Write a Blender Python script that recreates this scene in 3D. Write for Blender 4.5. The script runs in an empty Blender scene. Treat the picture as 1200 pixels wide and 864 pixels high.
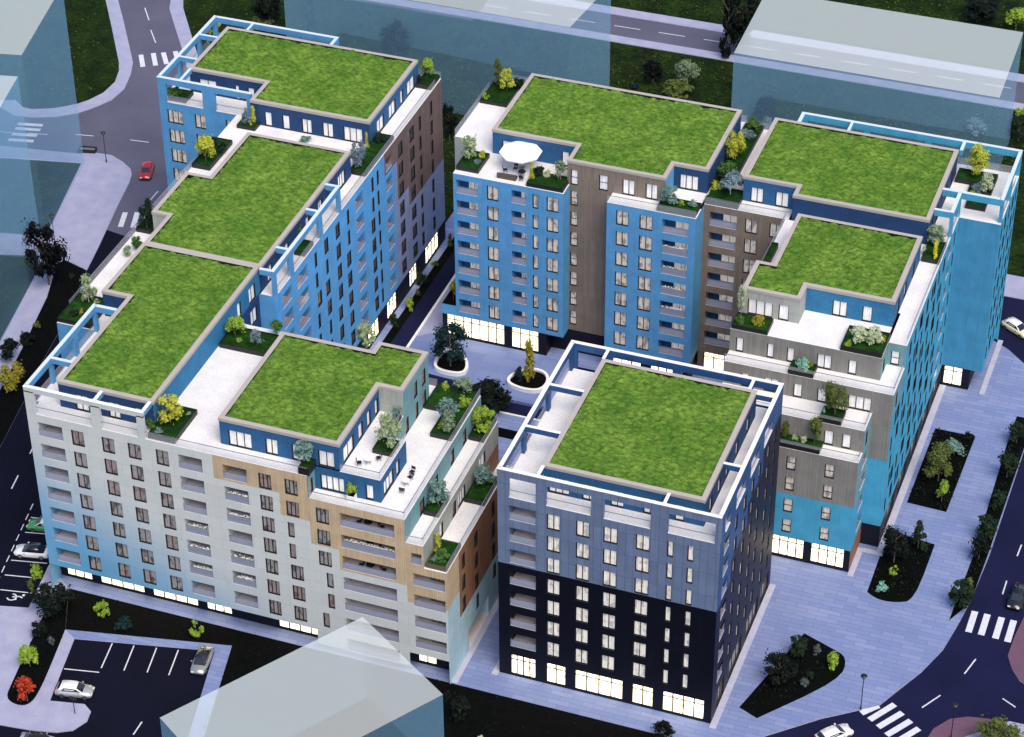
import bpy, bmesh, math, random
from mathutils import Vector, Matrix, noise

random.seed(11)
scene = bpy.context.scene
COL = scene.collection

# ------------------------------------------------------------------ camera
cam_d = bpy.data.cameras.new("camera")
cam_d.sensor_width = 36.0
cam_d.lens = 2994.1 / 1200.0 * 36.0
cam_d.clip_start = 1.0
cam_d.clip_end = 3000.0
cam = bpy.data.objects.new("camera", cam_d)
COL.objects.link(cam)
R_ = (0.94020661, 0.34053425, -0.00692545)
U_ = (-0.19742511, 0.56142924, 0.8036296)
F_ = (-0.27755155, 0.7542106, -0.59508949)
CAM = (74.2455411, -196.85031681, 198.16589005)
cam.matrix_world = Matrix(((R_[0], U_[0], -F_[0], CAM[0]), (R_[1], U_[1], -F_[1], CAM[1]), (R_[2], U_[2], -F_[2], CAM[2]), (0, 0, 0, 1)))
scene.camera = cam

# ------------------------------------------------------------------ world, sun, exposure
SUN_EL, SUN_AZ = math.radians(58), math.radians(136)      # azimuth clockwise from +y
world = bpy.data.worlds.new("World")
scene.world = world
world.use_nodes = True
wn = world.node_tree.nodes
wl = world.node_tree.links
sky = wn.new("ShaderNodeTexSky")
sky.sky_type = 'NISHITA'
sky.sun_disc = False
sky.sun_elevation = SUN_EL
sky.sun_rotation = SUN_AZ
sky.air_density = 1.0
sky.dust_density = 2.0
sky.ozone_density = 1.0
bg = wn["Background"]
bg.inputs["Strength"].default_value = 0.10
wl.new(sky.outputs[0], bg.inputs["Color"])
sun_d = bpy.data.lights.new("sun", 'SUN')
sun_d.energy = 1.5
sun_d.angle = math.radians(40)
sun_d.color = (1.0, 0.87, 0.72)
sun = bpy.data.objects.new("sun", sun_d)
COL.objects.link(sun)
sd = Vector((math.sin(SUN_AZ) * math.cos(SUN_EL), math.cos(SUN_AZ) * math.cos(SUN_EL), math.sin(SUN_EL)))
sun.rotation_euler = sd.to_track_quat('Z', 'Y').to_euler()
sun.location = (0, 0, 120)
vs = scene.view_settings
vs.view_transform = 'Standard'
vs.look = 'None'
vs.exposure = 0.95
vs.gamma = 1.0
vs.use_curve_mapping = False
scene.cycles.max_bounces = 8
scene.cycles.transparent_max_bounces = 24

# ------------------------------------------------------------------ helpers
def tag(o, label=None, cat=None, group=None, kind=None):
    if label: o["label"] = label
    if cat: o["category"] = cat
    if group: o["group"] = group
    if kind: o["kind"] = kind
    return o

def empty(name, loc=(0, 0, 0), rz=0.0):
    o = bpy.data.objects.new(name, None)
    COL.objects.link(o)
    o.location = loc
    o.rotation_euler = (0, 0, rz)
    o.empty_display_size = 0.5
    return o

class MB:
    """collects faces with a material name each, then links them as ONE mesh object"""
    def __init__(self):
        self.v = []; self.f = []; self.m = []; self.mats = []; self.smooth = False
    def mi(self, mat):
        if mat not in self.mats: self.mats.append(mat)
        return self.mats.index(mat)
    def face(self, pts, mat):
        n = len(self.v)
        self.v.extend([tuple(p) for p in pts])
        self.f.append(tuple(range(n, n + len(pts))))
        self.m.append(self.mi(mat))
    def box(self, x0, x1, y0, y1, z0, z1, mat, top=None, bottom=True):
        n = len(self.v)
        self.v.extend([(x0, y0, z0), (x1, y0, z0), (x1, y1, z0), (x0, y1, z0), (x0, y0, z1), (x1, y0, z1), (x1, y1, z1), (x0, y1, z1)])
        fs = [(0, 1, 5, 4), (1, 2, 6, 5), (2, 3, 7, 6), (3, 0, 4, 7), (4, 5, 6, 7)]
        ms = [mat] * 4 + [top or mat]
        if bottom: fs.append((3, 2, 1, 0)); ms.append(mat)
        for q, mm in zip(fs, ms):
            self.f.append(tuple(n + k for k in q)); self.m.append(self.mi(mm))
    def tube(self, p0, p1, r0, r1, mat, seg=8, cap=True):
        p0, p1 = Vector(p0), Vector(p1)
        d = (p1 - p0).normalized()
        a = d.orthogonal().normalized(); b = d.cross(a)
        n = len(self.v)
        for p, r in ((p0, r0), (p1, r1)):
            for k in range(seg):
                t = 2 * math.pi * k / seg
                self.v.append(tuple(p + a * (r * math.cos(t)) + b * (r * math.sin(t))))
        for k in range(seg):
            k2 = (k + 1) % seg
            self.f.append((n + k, n + k2, n + seg + k2, n + seg + k)); self.m.append(self.mi(mat))
        if cap:
            self.f.append(tuple(n + seg + k for k in range(seg))); self.m.append(self.mi(mat))
            self.f.append(tuple(n + seg - 1 - k for k in range(seg))); self.m.append(self.mi(mat))
    def prism(self, poly, z0, z1, mat, top=None):
        n = len(poly)
        self.face([(x, y, z1) for x, y in poly], top or mat)
        for k in range(n):
            a, b = poly[k], poly[(k + 1) % n]
            self.face([(a[0], a[1], z0), (b[0], b[1], z0), (b[0], b[1], z1), (a[0], a[1], z1)], mat)
    def mesh(self, name):
        me = bpy.data.meshes.new(name)
        me.from_pydata(self.v, [], self.f)
        for mm in self.mats: me.materials.append(M[mm])
        me.polygons.foreach_set("material_index", self.m)
        if self.smooth: me.polygons.foreach_set("use_smooth", [True] * len(me.polygons))
        me.update()
        return me
    def build(self, name, parent=None, world_coords=False):
        return put(name, self.mesh(name), parent, world_coords)

def put(name, me, parent=None, world_coords=False, loc=None, rz=0.0):
    o = bpy.data.objects.new(name, me)
    COL.objects.link(o)
    if parent is not None:
        o.parent = parent
        if world_coords:                      # mesh is in world coordinates, parent only translated
            p = parent
            L = Vector((0, 0, 0))
            while p is not None:
                L += p.location; p = p.parent
            o.location = -L
    if loc is not None:
        o.location = loc
    if rz: o.rotation_euler = (0, 0, rz)
    return o

def area(poly):
    return 0.5 * sum(poly[k][0] * poly[(k + 1) % len(poly)][1] - poly[(k + 1) % len(poly)][0] * poly[k][1] for k in range(len(poly)))
def ccw(poly):
    return list(poly) if area(poly) > 0 else list(reversed(poly))
def inset(poly, d):
    """inset of a polygon (ccw) by d (negative: outwards)"""
    out = []
    n = len(poly)
    for k in range(n):
        p0, p1, p2 = Vector(poly[k - 1]), Vector(poly[k]), Vector(poly[(k + 1) % n])
        a = (p1 - p0).normalized(); b = (p2 - p1).normalized()
        n1 = Vector((-a.y, a.x)); n2 = Vector((-b.y, b.x))
        s = n1 + n2
        q = max(0.2, s.dot(n1))
        out.append(tuple(p1 + s * (d / q)))
    return out
def inside(poly, x, y):
    c = False
    n = len(poly)
    for k in range(n):
        x0, y0 = poly[k]; x1, y1 = poly[(k + 1) % n]
        if (y0 > y) != (y1 > y) and x < (x1 - x0) * (y - y0) / (y1 - y0) + x0: c = not c
    return c
def smooth_poly(pts, it=2, keep=()):
    """corner cutting; points whose index is in keep stay sharp"""
    P = [(p, (k in keep)) for k, p in enumerate(pts)]
    for _ in range(it):
        Q = []
        n = len(P)
        for k in range(n):
            (a, ka), (b, kb) = P[k], P[(k + 1) % n]
            if ka: Q.append((a, True))
            A = (a[0] * .75 + b[0] * .25, a[1] * .75 + b[1] * .25)
            B = (a[0] * .25 + b[0] * .75, a[1] * .25 + b[1] * .75)
            if not ka: Q.append((A, False))
            if not kb: Q.append((B, False))
        P = Q
    return [p for p, k in P]

# ------------------------------------------------------------------ materials
M = {}
def lin(c):
    c = c / 255.0
    return c / 12.92 if c <= 0.04045 else ((c + 0.055) / 1.055) ** 2.4
def srgb(r, g, b, div):
    return tuple(min(0.86, lin(c) / d) for c, d in zip((r, g, b), div))
def base_mat(name, col, rough=0.7, metal=0.0, spec=0.5):
    m = bpy.data.materials.new(name)
    m.use_nodes = True
    b = m.node_tree.nodes["Principled BSDF"]
    b.inputs["Base Color"].default_value = (*col, 1)
    b.inputs["Roughness"].default_value = rough
    b.inputs["Metallic"].default_value = metal
    b.inputs["Specular IOR Level"].default_value = spec
    M[name] = m
    return m, m.node_tree.nodes, m.node_tree.links, b
def mathn(N, L, op, a, b=None, clamp=False):
    n = N.new("ShaderNodeMath"); n.operation = op; n.use_clamp = clamp
    for k, v in enumerate((a, b)):
        if v is None: continue
        if isinstance(v, (int, float)): n.inputs[k].default_value = v
        else: L.new(v, n.inputs[k])
    return n.outputs[0]
def mixc(N, L, fac, a, b):
    n = N.new("ShaderNodeMix"); n.data_type = 'RGBA'
    for s, v in ((n.inputs[0], fac), (n.inputs[6], a), (n.inputs[7], b)):
        if isinstance(v, (int, float)): s.default_value = v
        elif isinstance(v, tuple): s.default_value = (*v, 1) if len(v) == 3 else v
        else: L.new(v, s)
    return n.outputs[2]
def noise_fac(N, L, vec, scale, detail=4, lo=0.3, hi=0.7):
    t = N.new("ShaderNodeTexNoise"); t.inputs["Scale"].default_value = scale; t.inputs["Detail"].default_value = detail
    L.new(vec, t.inputs["Vector"])
    mr = N.new("ShaderNodeMapRange"); mr.inputs[1].default_value = lo; mr.inputs[2].default_value = hi
    L.new(t.outputs[0], mr.inputs[0])
    return mr.outputs[0]
def bump(N, L, b, h, strength=0.3, dist=0.05):
    n = N.new("ShaderNodeBump"); n.inputs["Strength"].default_value = strength; n.inputs["Distance"].default_value = dist
    L.new(h, n.inputs["Height"]); L.new(n.outputs[0], b.inputs["Normal"])
def objco(N):
    return N.new("ShaderNodeTexCoord").outputs["Object"]
def darker(c, k): return tuple(x * k for x in c)

def facade_vec(N, L):
    """(x+y, z) so that one pattern runs round walls along both axes"""
    sp = N.new("ShaderNodeSeparateXYZ"); L.new(objco(N), sp.inputs[0])
    s = mathn(N, L, 'ADD', sp.outputs[0], sp.outputs[1])
    cb = N.new("ShaderNodeCombineXYZ"); L.new(s, cb.inputs[0]); L.new(sp.outputs[2], cb.inputs[1])
    return cb.outputs[0], sp
def wall_mat(name, col, pattern='panel', w=1.5, h=3.05, rough=0.65, mortar=0.02, contrast=0.12, col2=None, grain=0.28, streak=0.35):
    m, N, L, b = base_mat(name, col, rough, 0.0, 0.25)
    vec, sp = facade_vec(N, L)
    br = N.new("ShaderNodeTexBrick")
    br.inputs["Scale"].default_value = 1.0
    br.inputs["Brick Width"].default_value = w
    br.inputs["Row Height"].default_value = h
    br.inputs["Mortar Size"].default_value = mortar
    br.inputs["Mortar Smooth"].default_value = 0.1
    br.offset = 0.0 if pattern == 'panel' else 0.37
    br.inputs["Color1"].default_value = (*darker(col, 1 + contrast), 1)
    br.inputs["Color2"].default_value = (*darker(col2 or col, 1 - contrast), 1)
    br.inputs["Mortar"].default_value = (*darker(col, 0.45), 1)
    L.new(vec, br.inputs["Vector"])
    f = noise_fac(N, L, objco(N), 0.55, 6, 0.3, 0.7)
    c = mixc(N, L, f, darker(col, 0.74), darker(col, 1.16))
    c2 = mixc(N, L, 0.5, br.outputs[0], c)
    fine = noise_fac(N, L, objco(N), 9.0, 4, 0.35, 0.65)
    g = mixc(N, L, mathn(N, L, 'MULTIPLY', fine, grain), c2, darker(col, 0.45))
    st = N.new("ShaderNodeMapping"); st.inputs["Scale"].default_value = (3.2, 0.22, 1.0); L.new(vec, st.inputs[0])
    sf = noise_fac(N, L, st.outputs[0], 1.0, 5, 0.52, 0.72)
    g = mixc(N, L, mathn(N, L, 'MULTIPLY', sf, streak), g, darker(col, 0.55))
    L.new(g, b.inputs["Base Color"])
    bump(N, L, b, br.outputs["Fac"], -0.4, 0.03)
    return m
def ground_mat(name, c1, c2, scale=0.6, rough=0.85, fine=9.0, bumpy=0.25, dist=0.03):
    m, N, L, b = base_mat(name, c1, rough, 0.0, 0.12)
    v = objco(N)
    a = mixc(N, L, noise_fac(N, L, v, scale, 6, 0.3, 0.7), c1, c2)
    f = noise_fac(N, L, v, fine, 4, 0.3, 0.7)
    L.new(mixc(N, L, mathn(N, L, 'MULTIPLY', f, 0.3), a, darker(c1, 0.45)), b.inputs["Base Color"])
    bump(N, L, b, f, bumpy, dist)
    return m
def paver_mat(name, c1, c2, w=2.4, h=0.55, joint=0.5):
    m, N, L, b = base_mat(name, c1, 0.75, 0.0, 0.15)
    v = objco(N)
    br = N.new("ShaderNodeTexBrick")
    br.inputs["Scale"].default_value = 1.0
    br.inputs["Brick Width"].default_value = w; br.inputs["Row Height"].default_value = h
    br.inputs["Mortar Size"].default_value = 0.035; br.inputs["Bias"].default_value = 0.1
    br.offset = 0.5; br.offset_frequency = 2
    br.inputs["Color1"].default_value = (*c1, 1); br.inputs["Color2"].default_value = (*c2, 1)
    br.inputs["Mortar"].default_value = (*darker(c1, joint), 1)
    L.new(v, br.inputs["Vector"])
    big = noise_fac(N, L, v, 0.12, 5, 0.3, 0.7)
    a = mixc(N, L, mathn(N, L, 'MULTIPLY', big, 0.45), br.outputs[0], darker(c2, 0.72))
    f = noise_fac(N, L, v, 7.0, 4, 0.3, 0.7)
    L.new(mixc(N, L, mathn(N, L, 'MULTIPLY', f, 0.22), a, darker(c1, 0.5)), b.inputs["Base Color"])
    bump(N, L, b, br.outputs["Fac"], -0.3, 0.02)
    return m
def leaf_mat(name, c1, c2):
    m, N, L, b = base_mat(name, c1, 0.6, 0.0, 0.15)
    oi = N.new("ShaderNodeObjectInfo")
    geo = N.new("ShaderNodeNewGeometry")
    f = noise_fac(N, L, geo.outputs["Position"], 2.2, 3, 0.35, 0.65)
    L.new(mixc(N, L, f, c1, c2), b.inputs["Base Color"])
    tr = N.new("ShaderNodeBsdfTranslucent")
    L.new(mixc(N, L, f, c1, c2), tr.inputs["Color"])
    mx = N.new("ShaderNodeMixShader"); mx.inputs[0].default_value = 0.25
    L.new(b.outputs[0], mx.inputs[1]); L.new(tr.outputs[0], mx.inputs[2])
    L.new(mx.outputs[0], N["Material Output"].inputs["Surface"])
    return m
def glass_mat(name, col, alpha, rough=0.15):
    m, N, L, b = base_mat(name, col, rough)
    t = N.new("ShaderNodeBsdfTransparent")
    mx = N.new("ShaderNodeMixShader"); mx.inputs[0].default_value = alpha
    L.new(t.outputs[0], mx.inputs[1]); L.new(b.outputs[0], mx.inputs[2])
    L.new(mx.outputs[0], N["Material Output"].inputs["Surface"])
    return m
def pane_mat(name, curtain, gap, emit, stripes=9.0, tint=None):
    """a window with drawn curtains behind the glass; each window differs"""
    m, N, L, b = base_mat(name, curtain, 0.12)
    oi = N.new("ShaderNodeObjectInfo")
    sp = N.new("ShaderNodeSeparateXYZ"); L.new(objco(N), sp.inputs[0])
    rnd = oi.outputs["Random"]
    cb = N.new("ShaderNodeCombineXYZ")
    L.new(mathn(N, L, 'ADD', mathn(N, L, 'MULTIPLY', sp.outputs[0], stripes), mathn(N, L, 'MULTIPLY', rnd, 97.0)), cb.inputs[0])
    L.new(mathn(N, L, 'MULTIPLY', sp.outputs[2], 0.35), cb.inputs[1])
    f = noise_fac(N, L, cb.outputs[0], 1.0, 3, 0.3, 0.7)
    c = mixc(N, L, f, darker(curtain, 0.62), curtain)
    cb2 = N.new("ShaderNodeCombineXYZ")
    L.new(mathn(N, L, 'ADD', mathn(N, L, 'MULTIPLY', sp.outputs[0], 1.4), mathn(N, L, 'MULTIPLY', rnd, 51.0)), cb2.inputs[0])
    L.new(mathn(N, L, 'MULTIPLY', sp.outputs[2], 0.9), cb2.inputs[1])
    g = noise_fac(N, L, cb2.outputs[0], 1.0, 2, 0.50, 0.62)
    c = mixc(N, L, mathn(N, L, 'MULTIPLY', g, 0.75), c, gap)
    if tint:
        wn_ = N.new("ShaderNodeTexWhiteNoise"); wn_.noise_dimensions = '1D'; L.new(rnd, wn_.inputs["W"])
        k = mathn(N, L, 'GREATER_THAN', wn_.outputs["Value"], 0.78)
        lo = mathn(N, L, 'MULTIPLY', mathn(N, L, 'MULTIPLY', f, k), 0.55)
        c = mixc(N, L, lo, c, tint)
    L.new(c, b.inputs["Base Color"])
    if emit:
        L.new(c, b.inputs["Emission Color"])
        b.inputs["Emission Strength"].default_value = emit  # faint glow added to brighten the curtains, no lamp behind them
    return m
def shop_mat(name, strength):
    m, N, L, b = base_mat(name, (0.8, 0.7, 0.5), 0.2)
    vec, sp = facade_vec(N, L)
    mp = N.new("ShaderNodeMapping"); mp.inputs["Scale"].default_value = (1.9, 0.55, 1); L.new(vec, mp.inputs[0])
    vo = N.new("ShaderNodeTexVoronoi"); vo.inputs["Scale"].default_value = 1.1; L.new(mp.outputs[0], vo.inputs["Vector"])
    f = noise_fac(N, L, mp.outputs[0], 1.3, 4, 0.40, 0.60)
    f2 = noise_fac(N, L, mp.outputs[0], 2.0, 4, 0.55, 0.64)
    c = mixc(N, L, f, (0.95, 0.74, 0.40), (1.0, 0.93, 0.74))
    c = mixc(N, L, mathn(N, L, 'MULTIPLY', f2, 0.8), c, (0.16, 0.12, 0.03))
    L.new(c, b.inputs["Emission Color"]); L.new(c, b.inputs["Base Color"])
    b.inputs["Emission Strength"].default_value = strength
    return m
EV, EH = (0.80, 0.76, 0.84), (1.12, 1.12, 1.18)
# ------------------------------------------------------------------ material list
def V_(r, g, b): return srgb(r, g, b, EV)
def H_(r, g, b): return srgb(r, g, b, EH)
# facades
wall_mat("slate_panel", V_(102, 114, 150), 'panel', 0.9, 3.05, 0.6, 0.05, 0.16, None, 0.45)
wall_mat("black_panel", V_(10, 12, 28), 'panel', 0.9, 3.05, 0.5, 0.04, 0.35, None, 0.5)
wall_mat("navy_panel", V_(42, 76, 128), 'panel', 0.9, 3.05, 0.5, 0.02, 0.2)
wall_mat("midnight_panel", V_(16, 18, 48), 'panel', 0.9, 3.05, 0.5, 0.02, 0.3)
wall_mat("dark_blue_brick", V_(42, 88, 138), 'brick', 0.5, 0.16, 0.75, 0.02, 0.2)
wall_mat("navy_brick", V_(34, 64, 110), 'brick', 0.5, 0.16, 0.75, 0.02, 0.2)
wall_mat("bright_blue_brick", V_(48, 112, 162), 'brick', 0.5, 0.16, 0.75, 0.02, 0.2)
wall_mat("sky_render", V_(84, 142, 196), 'panel', 6.0, 3.05, 0.75, 0.006, 0.04)
wall_mat("blue_render", V_(88, 152, 212), 'panel', 6.0, 3.05, 0.75, 0.006, 0.04)
wall_mat("lavender_render", V_(136, 142, 184), 'panel', 3.0, 3.05, 0.75, 0.015, 0.06)
wall_mat("cyan_render", V_(68, 148, 190), 'panel', 6.0, 3.05, 0.75, 0.006, 0.04)
wall_mat("deep_cyan_board", V_(66, 134, 178), 'brick', 0.22, 9.0, 0.7, 0.012, 0.07)
wall_mat("grey_board", V_(128, 124, 126), 'brick', 0.20, 9.0, 0.7, 0.02, 0.22)
wall_mat("light_grey_board", V_(160, 160, 162), 'brick', 0.20, 9.0, 0.7, 0.02, 0.2)
wall_mat("brown_board", V_(126, 111, 104), 'brick', 0.20, 9.0, 0.7, 0.02, 0.22)
wall_mat("russet_board", V_(116, 96, 96), 'brick', 0.24, 9.0, 0.7, 0.02, 0.25)
wall_mat("tan_board", V_(186, 160, 138), 'brick', 0.24, 9.0, 0.7, 0.02, 0.14)
wall_mat("copper_board", V_(140, 98, 78), 'brick', 0.24, 9.0, 0.7, 0.02, 0.22)
wall_mat("teal_board", V_(110, 146, 160), 'brick', 0.20, 9.0, 0.7, 0.015, 0.12)
wall_mat("pale_blue_panel", V_(160, 186, 205), 'panel', 2.2, 3.05, 0.7, 0.012, 0.05)
def gradient_facade(name):
    m, N, L, b = base_mat(name, V_(192, 208, 216), 0.65)
    vec, sp = facade_vec(N, L)
    a = mathn(N, L, 'DIVIDE', mathn(N, L, 'SUBTRACT', 20.5, sp.outputs[2]), 15.0)
    c = mathn(N, L, 'DIVIDE', mathn(N, L, 'SUBTRACT', -35.0, sp.outputs[0]), 26.0)
    t = mathn(N, L, 'ADD', a, c)
    mr = N.new("ShaderNodeMapRange"); mr.interpolation_type = 'SMOOTHSTEP'; mr.inputs[1].default_value = 0.42; mr.inputs[2].default_value = 1.6
    L.new(t, mr.inputs[0])
    br = N.new("ShaderNodeTexBrick"); br.inputs["Scale"].default_value = 1.0; br.offset = 0.5
    br.inputs["Brick Width"].default_value = 2.6; br.inputs["Row Height"].default_value = 1.525; br.inputs["Mortar Size"].default_value = 0.012
    br.inputs["Color1"].default_value = (1, 1, 1, 1); br.inputs["Color2"].default_value = (0.93, 0.93, 0.93, 1); br.inputs["Mortar"].default_value = (0.6, 0.62, 0.66, 1)
    L.new(vec, br.inputs["Vector"])
    col = mixc(N, L, mr.outputs[0], V_(190, 188, 194), V_(88, 144, 188))
    f = noise_fac(N, L, objco(N), 1.2, 5, 0.25, 0.75)
    col = mixc(N, L, mathn(N, L, 'MULTIPLY', f, 0.15), col, V_(120, 150, 180))
    mu = N.new("ShaderNodeMix"); mu.data_type = 'RGBA'; mu.blend_type = 'MULTIPLY'; mu.inputs[0].default_value = 1.0
    L.new(col, mu.inputs[6]); L.new(br.outputs[0], mu.inputs[7])
    L.new(mu.outputs[2], b.inputs["Base Color"])
gradient_facade("painted_panel")
# trim
base_mat("white_cap", (0.80, 0.81, 0.82), 0.6)
base_mat("blue_cap", (0.56, 0.67, 0.74), 0.6)
base_mat("frame_dark", (0.012, 0.012, 0.016), 0.45)
base_mat("stone_coping", (0.52, 0.47, 0.43), 0.8)
ground_mat("coping", (0.47, 0.43, 0.395), (0.42, 0.385, 0.355), 0.6, 0.85, 12, 0.1)
ground_mat("terrace_paving", (0.86, 0.855, 0.85), (0.72, 0.72, 0.735), 0.35, 0.8, 4.0, 0.1)
ground_mat("balcony_tile", (0.72, 0.64, 0.66), (0.62, 0.56, 0.60), 1.0, 0.8, 6.0, 0.1)
ground_mat("dark_plinth", (0.010, 0.010, 0.022), (0.016, 0.016, 0.03), 1.0, 0.5)
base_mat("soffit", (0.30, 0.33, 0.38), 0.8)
glass_mat("railing_glass", (0.74, 0.76, 0.82), 0.16, 0.1)
glass_mat("balcony_glass", (0.36, 0.41, 0.55), 0.48, 0.1)
glass_mat("wind_glass", (0.30, 0.42, 0.66), 0.35, 0.1)
base_mat("steel", (0.45, 0.46, 0.48), 0.35, 0.8)
base_mat("black_metal", (0.012, 0.012, 0.014), 0.4)
base_mat("white_fabric", (0.86, 0.86, 0.86), 0.9)
base_mat("white_paint", (0.82, 0.82, 0.82), 0.6)
pane_mat("pane_white", (0.84, 0.79, 0.72), (0.30, 0.28, 0.30), 0.20)
pane_mat("pane_pent", (0.86, 0.85, 0.85), (0.56, 0.56, 0.62), 0.18)
pane_mat("pane_dim", (0.42, 0.385, 0.38), (0.03, 0.028, 0.032), 0.0, 7.0, (0.34, 0.17, 0.13))
pane_mat("pane_warm", (0.72, 0.66, 0.58), (0.14, 0.13, 0.14), 0.12)
pane_mat("pane_bronze", (0.17, 0.15, 0.12), (0.025, 0.03, 0.045), 0.0, 12.0)
shop_mat("shop_glow", 1.25)
# turf
def turf(name, c1, c2, c3, bs=0.6):
    m, N, L, b = base_mat(name, c1, 0.9, 0.0, 0.08)
    v = objco(N)
    a = mixc(N, L, noise_fac(N, L, v, 0.28, 6, 0.35, 0.65), c1, c2)
    mp = N.new("ShaderNodeMapping"); mp.inputs["Scale"].default_value = (1.0, 1.7, 1.0); mp.inputs["Rotation"].default_value = (0, 0, 0.5); L.new(v, mp.inputs[0])
    f = noise_fac(N, L, mp.outputs[0], 1.35, 6, 0.35, 0.65)
    a = mixc(N, L, mathn(N, L, 'MULTIPLY', f, 0.75), a, c3)
    L.new(a, b.inputs["Base Color"])
    f3 = noise_fac(N, L, mp.outputs[0], 3.5, 8, 0.2, 0.8)
    bump(N, L, b, f3, bs, 0.22)
turf("roof_turf", H_(134, 168, 72), H_(101, 142, 54), H_(60, 98, 36), 1.0)
turf("planter_turf", H_(40, 84, 26), H_(26, 60, 20), H_(16, 42, 14))
turf("lawn_turf", H_(48, 72, 22), H_(28, 46, 16), H_(5, 12, 5), 1.0)
turf("bed_soil", H_(9, 12, 12), H_(6, 8, 8), H_(3, 4, 5))
base_mat("planter_black", (0.008, 0.009, 0.009), 0.5)
base_mat("planter_brown", (0.10, 0.075, 0.055), 0.7)
# ground
ground_mat("grey_asphalt", H_(104, 104, 128), H_(92, 92, 116), 0.15, 0.9, 6.0, 0.15)
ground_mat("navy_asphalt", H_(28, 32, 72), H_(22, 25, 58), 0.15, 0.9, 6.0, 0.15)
ground_mat("shade_toned_asphalt", H_(12, 14, 32), H_(16, 18, 42), 0.15, 0.9, 6.0, 0.15)  # asphalt darkened so its colour carries the shade on street and car park
ground_mat("road_paint", (0.72, 0.74, 0.80), (0.60, 0.62, 0.68), 2.0, 0.7, 6.0, 0.1)
ground_mat("footway", H_(178, 180, 210), H_(160, 163, 200), 0.5, 0.85, 5.0, 0.15)
paver_mat("plaza_paver", H_(148, 161, 207), H_(126, 143, 197), 2.6, 0.7, 0.55)
paver_mat("court_paver", H_(140, 154, 204), H_(118, 136, 194), 5.0, 1.6, 0.7)
paver_mat("brick_paver", H_(128, 96, 120), H_(112, 84, 110), 0.4, 0.2, 0.8)
ground_mat("kerb_stone", H_(196, 198, 222), H_(180, 182, 210), 1.0, 0.8)
glass_mat("ghost_roof", (0.86, 0.93, 0.90), 0.35, 0.9)  # tops painted whiter than the walls, their stronger light put into the colour
glass_mat("ghost_wall", (0.30, 0.62, 0.90), 0.21, 0.9)
# plants
LEAF = {
 'yellow': ((0.40, 0.40, 0.05), (0.22, 0.26, 0.03)), 'bright': ((0.70, 0.62, 0.02), (0.50, 0.46, 0.02)),
 'limey': ((0.24, 0.34, 0.04), (0.12, 0.20, 0.02)), 'green': ((0.07, 0.14, 0.03), (0.03, 0.08, 0.02)),
 'dark': ((0.022, 0.045, 0.02), (0.010, 0.022, 0.012)), 'verydark': ((0.008, 0.016, 0.010), (0.004, 0.008, 0.006)),
 'black': ((0.004, 0.006, 0.006), (0.002, 0.003, 0.004)), 'teal': ((0.16, 0.25, 0.22), (0.06, 0.12, 0.11)),
 'deepteal': ((0.012, 0.045, 0.045), (0.006, 0.022, 0.025)), 'sage': ((0.20, 0.27, 0.17), (0.08, 0.13, 0.07)),
 'bluegrey': ((0.17, 0.23, 0.26), (0.07, 0.11, 0.13)), 'pale': ((0.30, 0.36, 0.22), (0.12, 0.18, 0.08)),
 'olive': ((0.10, 0.13, 0.03), (0.045, 0.065, 0.018)), 'amber': ((0.29, 0.25, 0.03), (0.15, 0.15, 0.02)),
 'orange': ((0.45, 0.22, 0.03), (0.16, 0.14, 0.03)), 'red': ((0.45, 0.05, 0.02), (0.22, 0.03, 0.015)),
 'white': ((0.46, 0.50, 0.36), (0.20, 0.26, 0.14)), 'mint': ((0.25, 0.48, 0.38), (0.12, 0.28, 0.20)), 'grey': ((0.09, 0.11, 0.11), (0.03, 0.04, 0.04)),
}
for k, (a, b) in LEAF.items():
    g_ = 1.0 if k in ('black', 'verydark', 'dark', 'deepteal') else 1.5
    a, b = tuple(min(.8, v * g_) for v in a), tuple(min(.8, v * g_) for v in b)
    leaf_mat("leaf_" + k, a, b)
base_mat("bark", (0.14, 0.10, 0.075), 0.9)
base_mat("pale_bark", (0.40, 0.36, 0.32), 0.9)
# ------------------------------------------------------------------ facade builder
WIN_CACHE = {}
def window_meshes(w, h, pane, mull):
    key = (round(w, 2), round(h, 2), pane, mull)
    if key not in WIN_CACHE:
        fr = MB(); t = 0.10; y0, y1 = 0.13, 0.20
        fr.box(0, t, y0, y1, 0, h, "frame_dark"); fr.box(w - t, w, y0, y1, 0, h, "frame_dark")
        fr.box(t, w - t, y0, y1, 0, t, "frame_dark"); fr.box(t, w - t, y0, y1, h - t, h, "frame_dark")
        if mull == 'cross':
            fr.box(t, w - t, y0, y1, h * .48, h * .48 + .07, "frame_dark")
        else:
            for k in range(1, mull):
                x = w * k / mull
                fr.box(x - .05, x + .05, y0, y1, t, h - t, "frame_dark")
        fr.box(0.0, w, 0.0, 0.13, 0.0, 0.03, "frame_dark")
        pn = MB(); pn.face([(t * .5, 0.175, t * .5), (w - t * .5, 0.175, t * .5), (w - t * .5, 0.175, h - t * .5), (t * .5, 0.175, h - t * .5)], pane)
        WIN_CACHE[key] = (fr.mesh("window"), pn.mesh("pane"), fr, pn)
    return WIN_CACHE[key]
BAL_CACHE = {}
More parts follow.
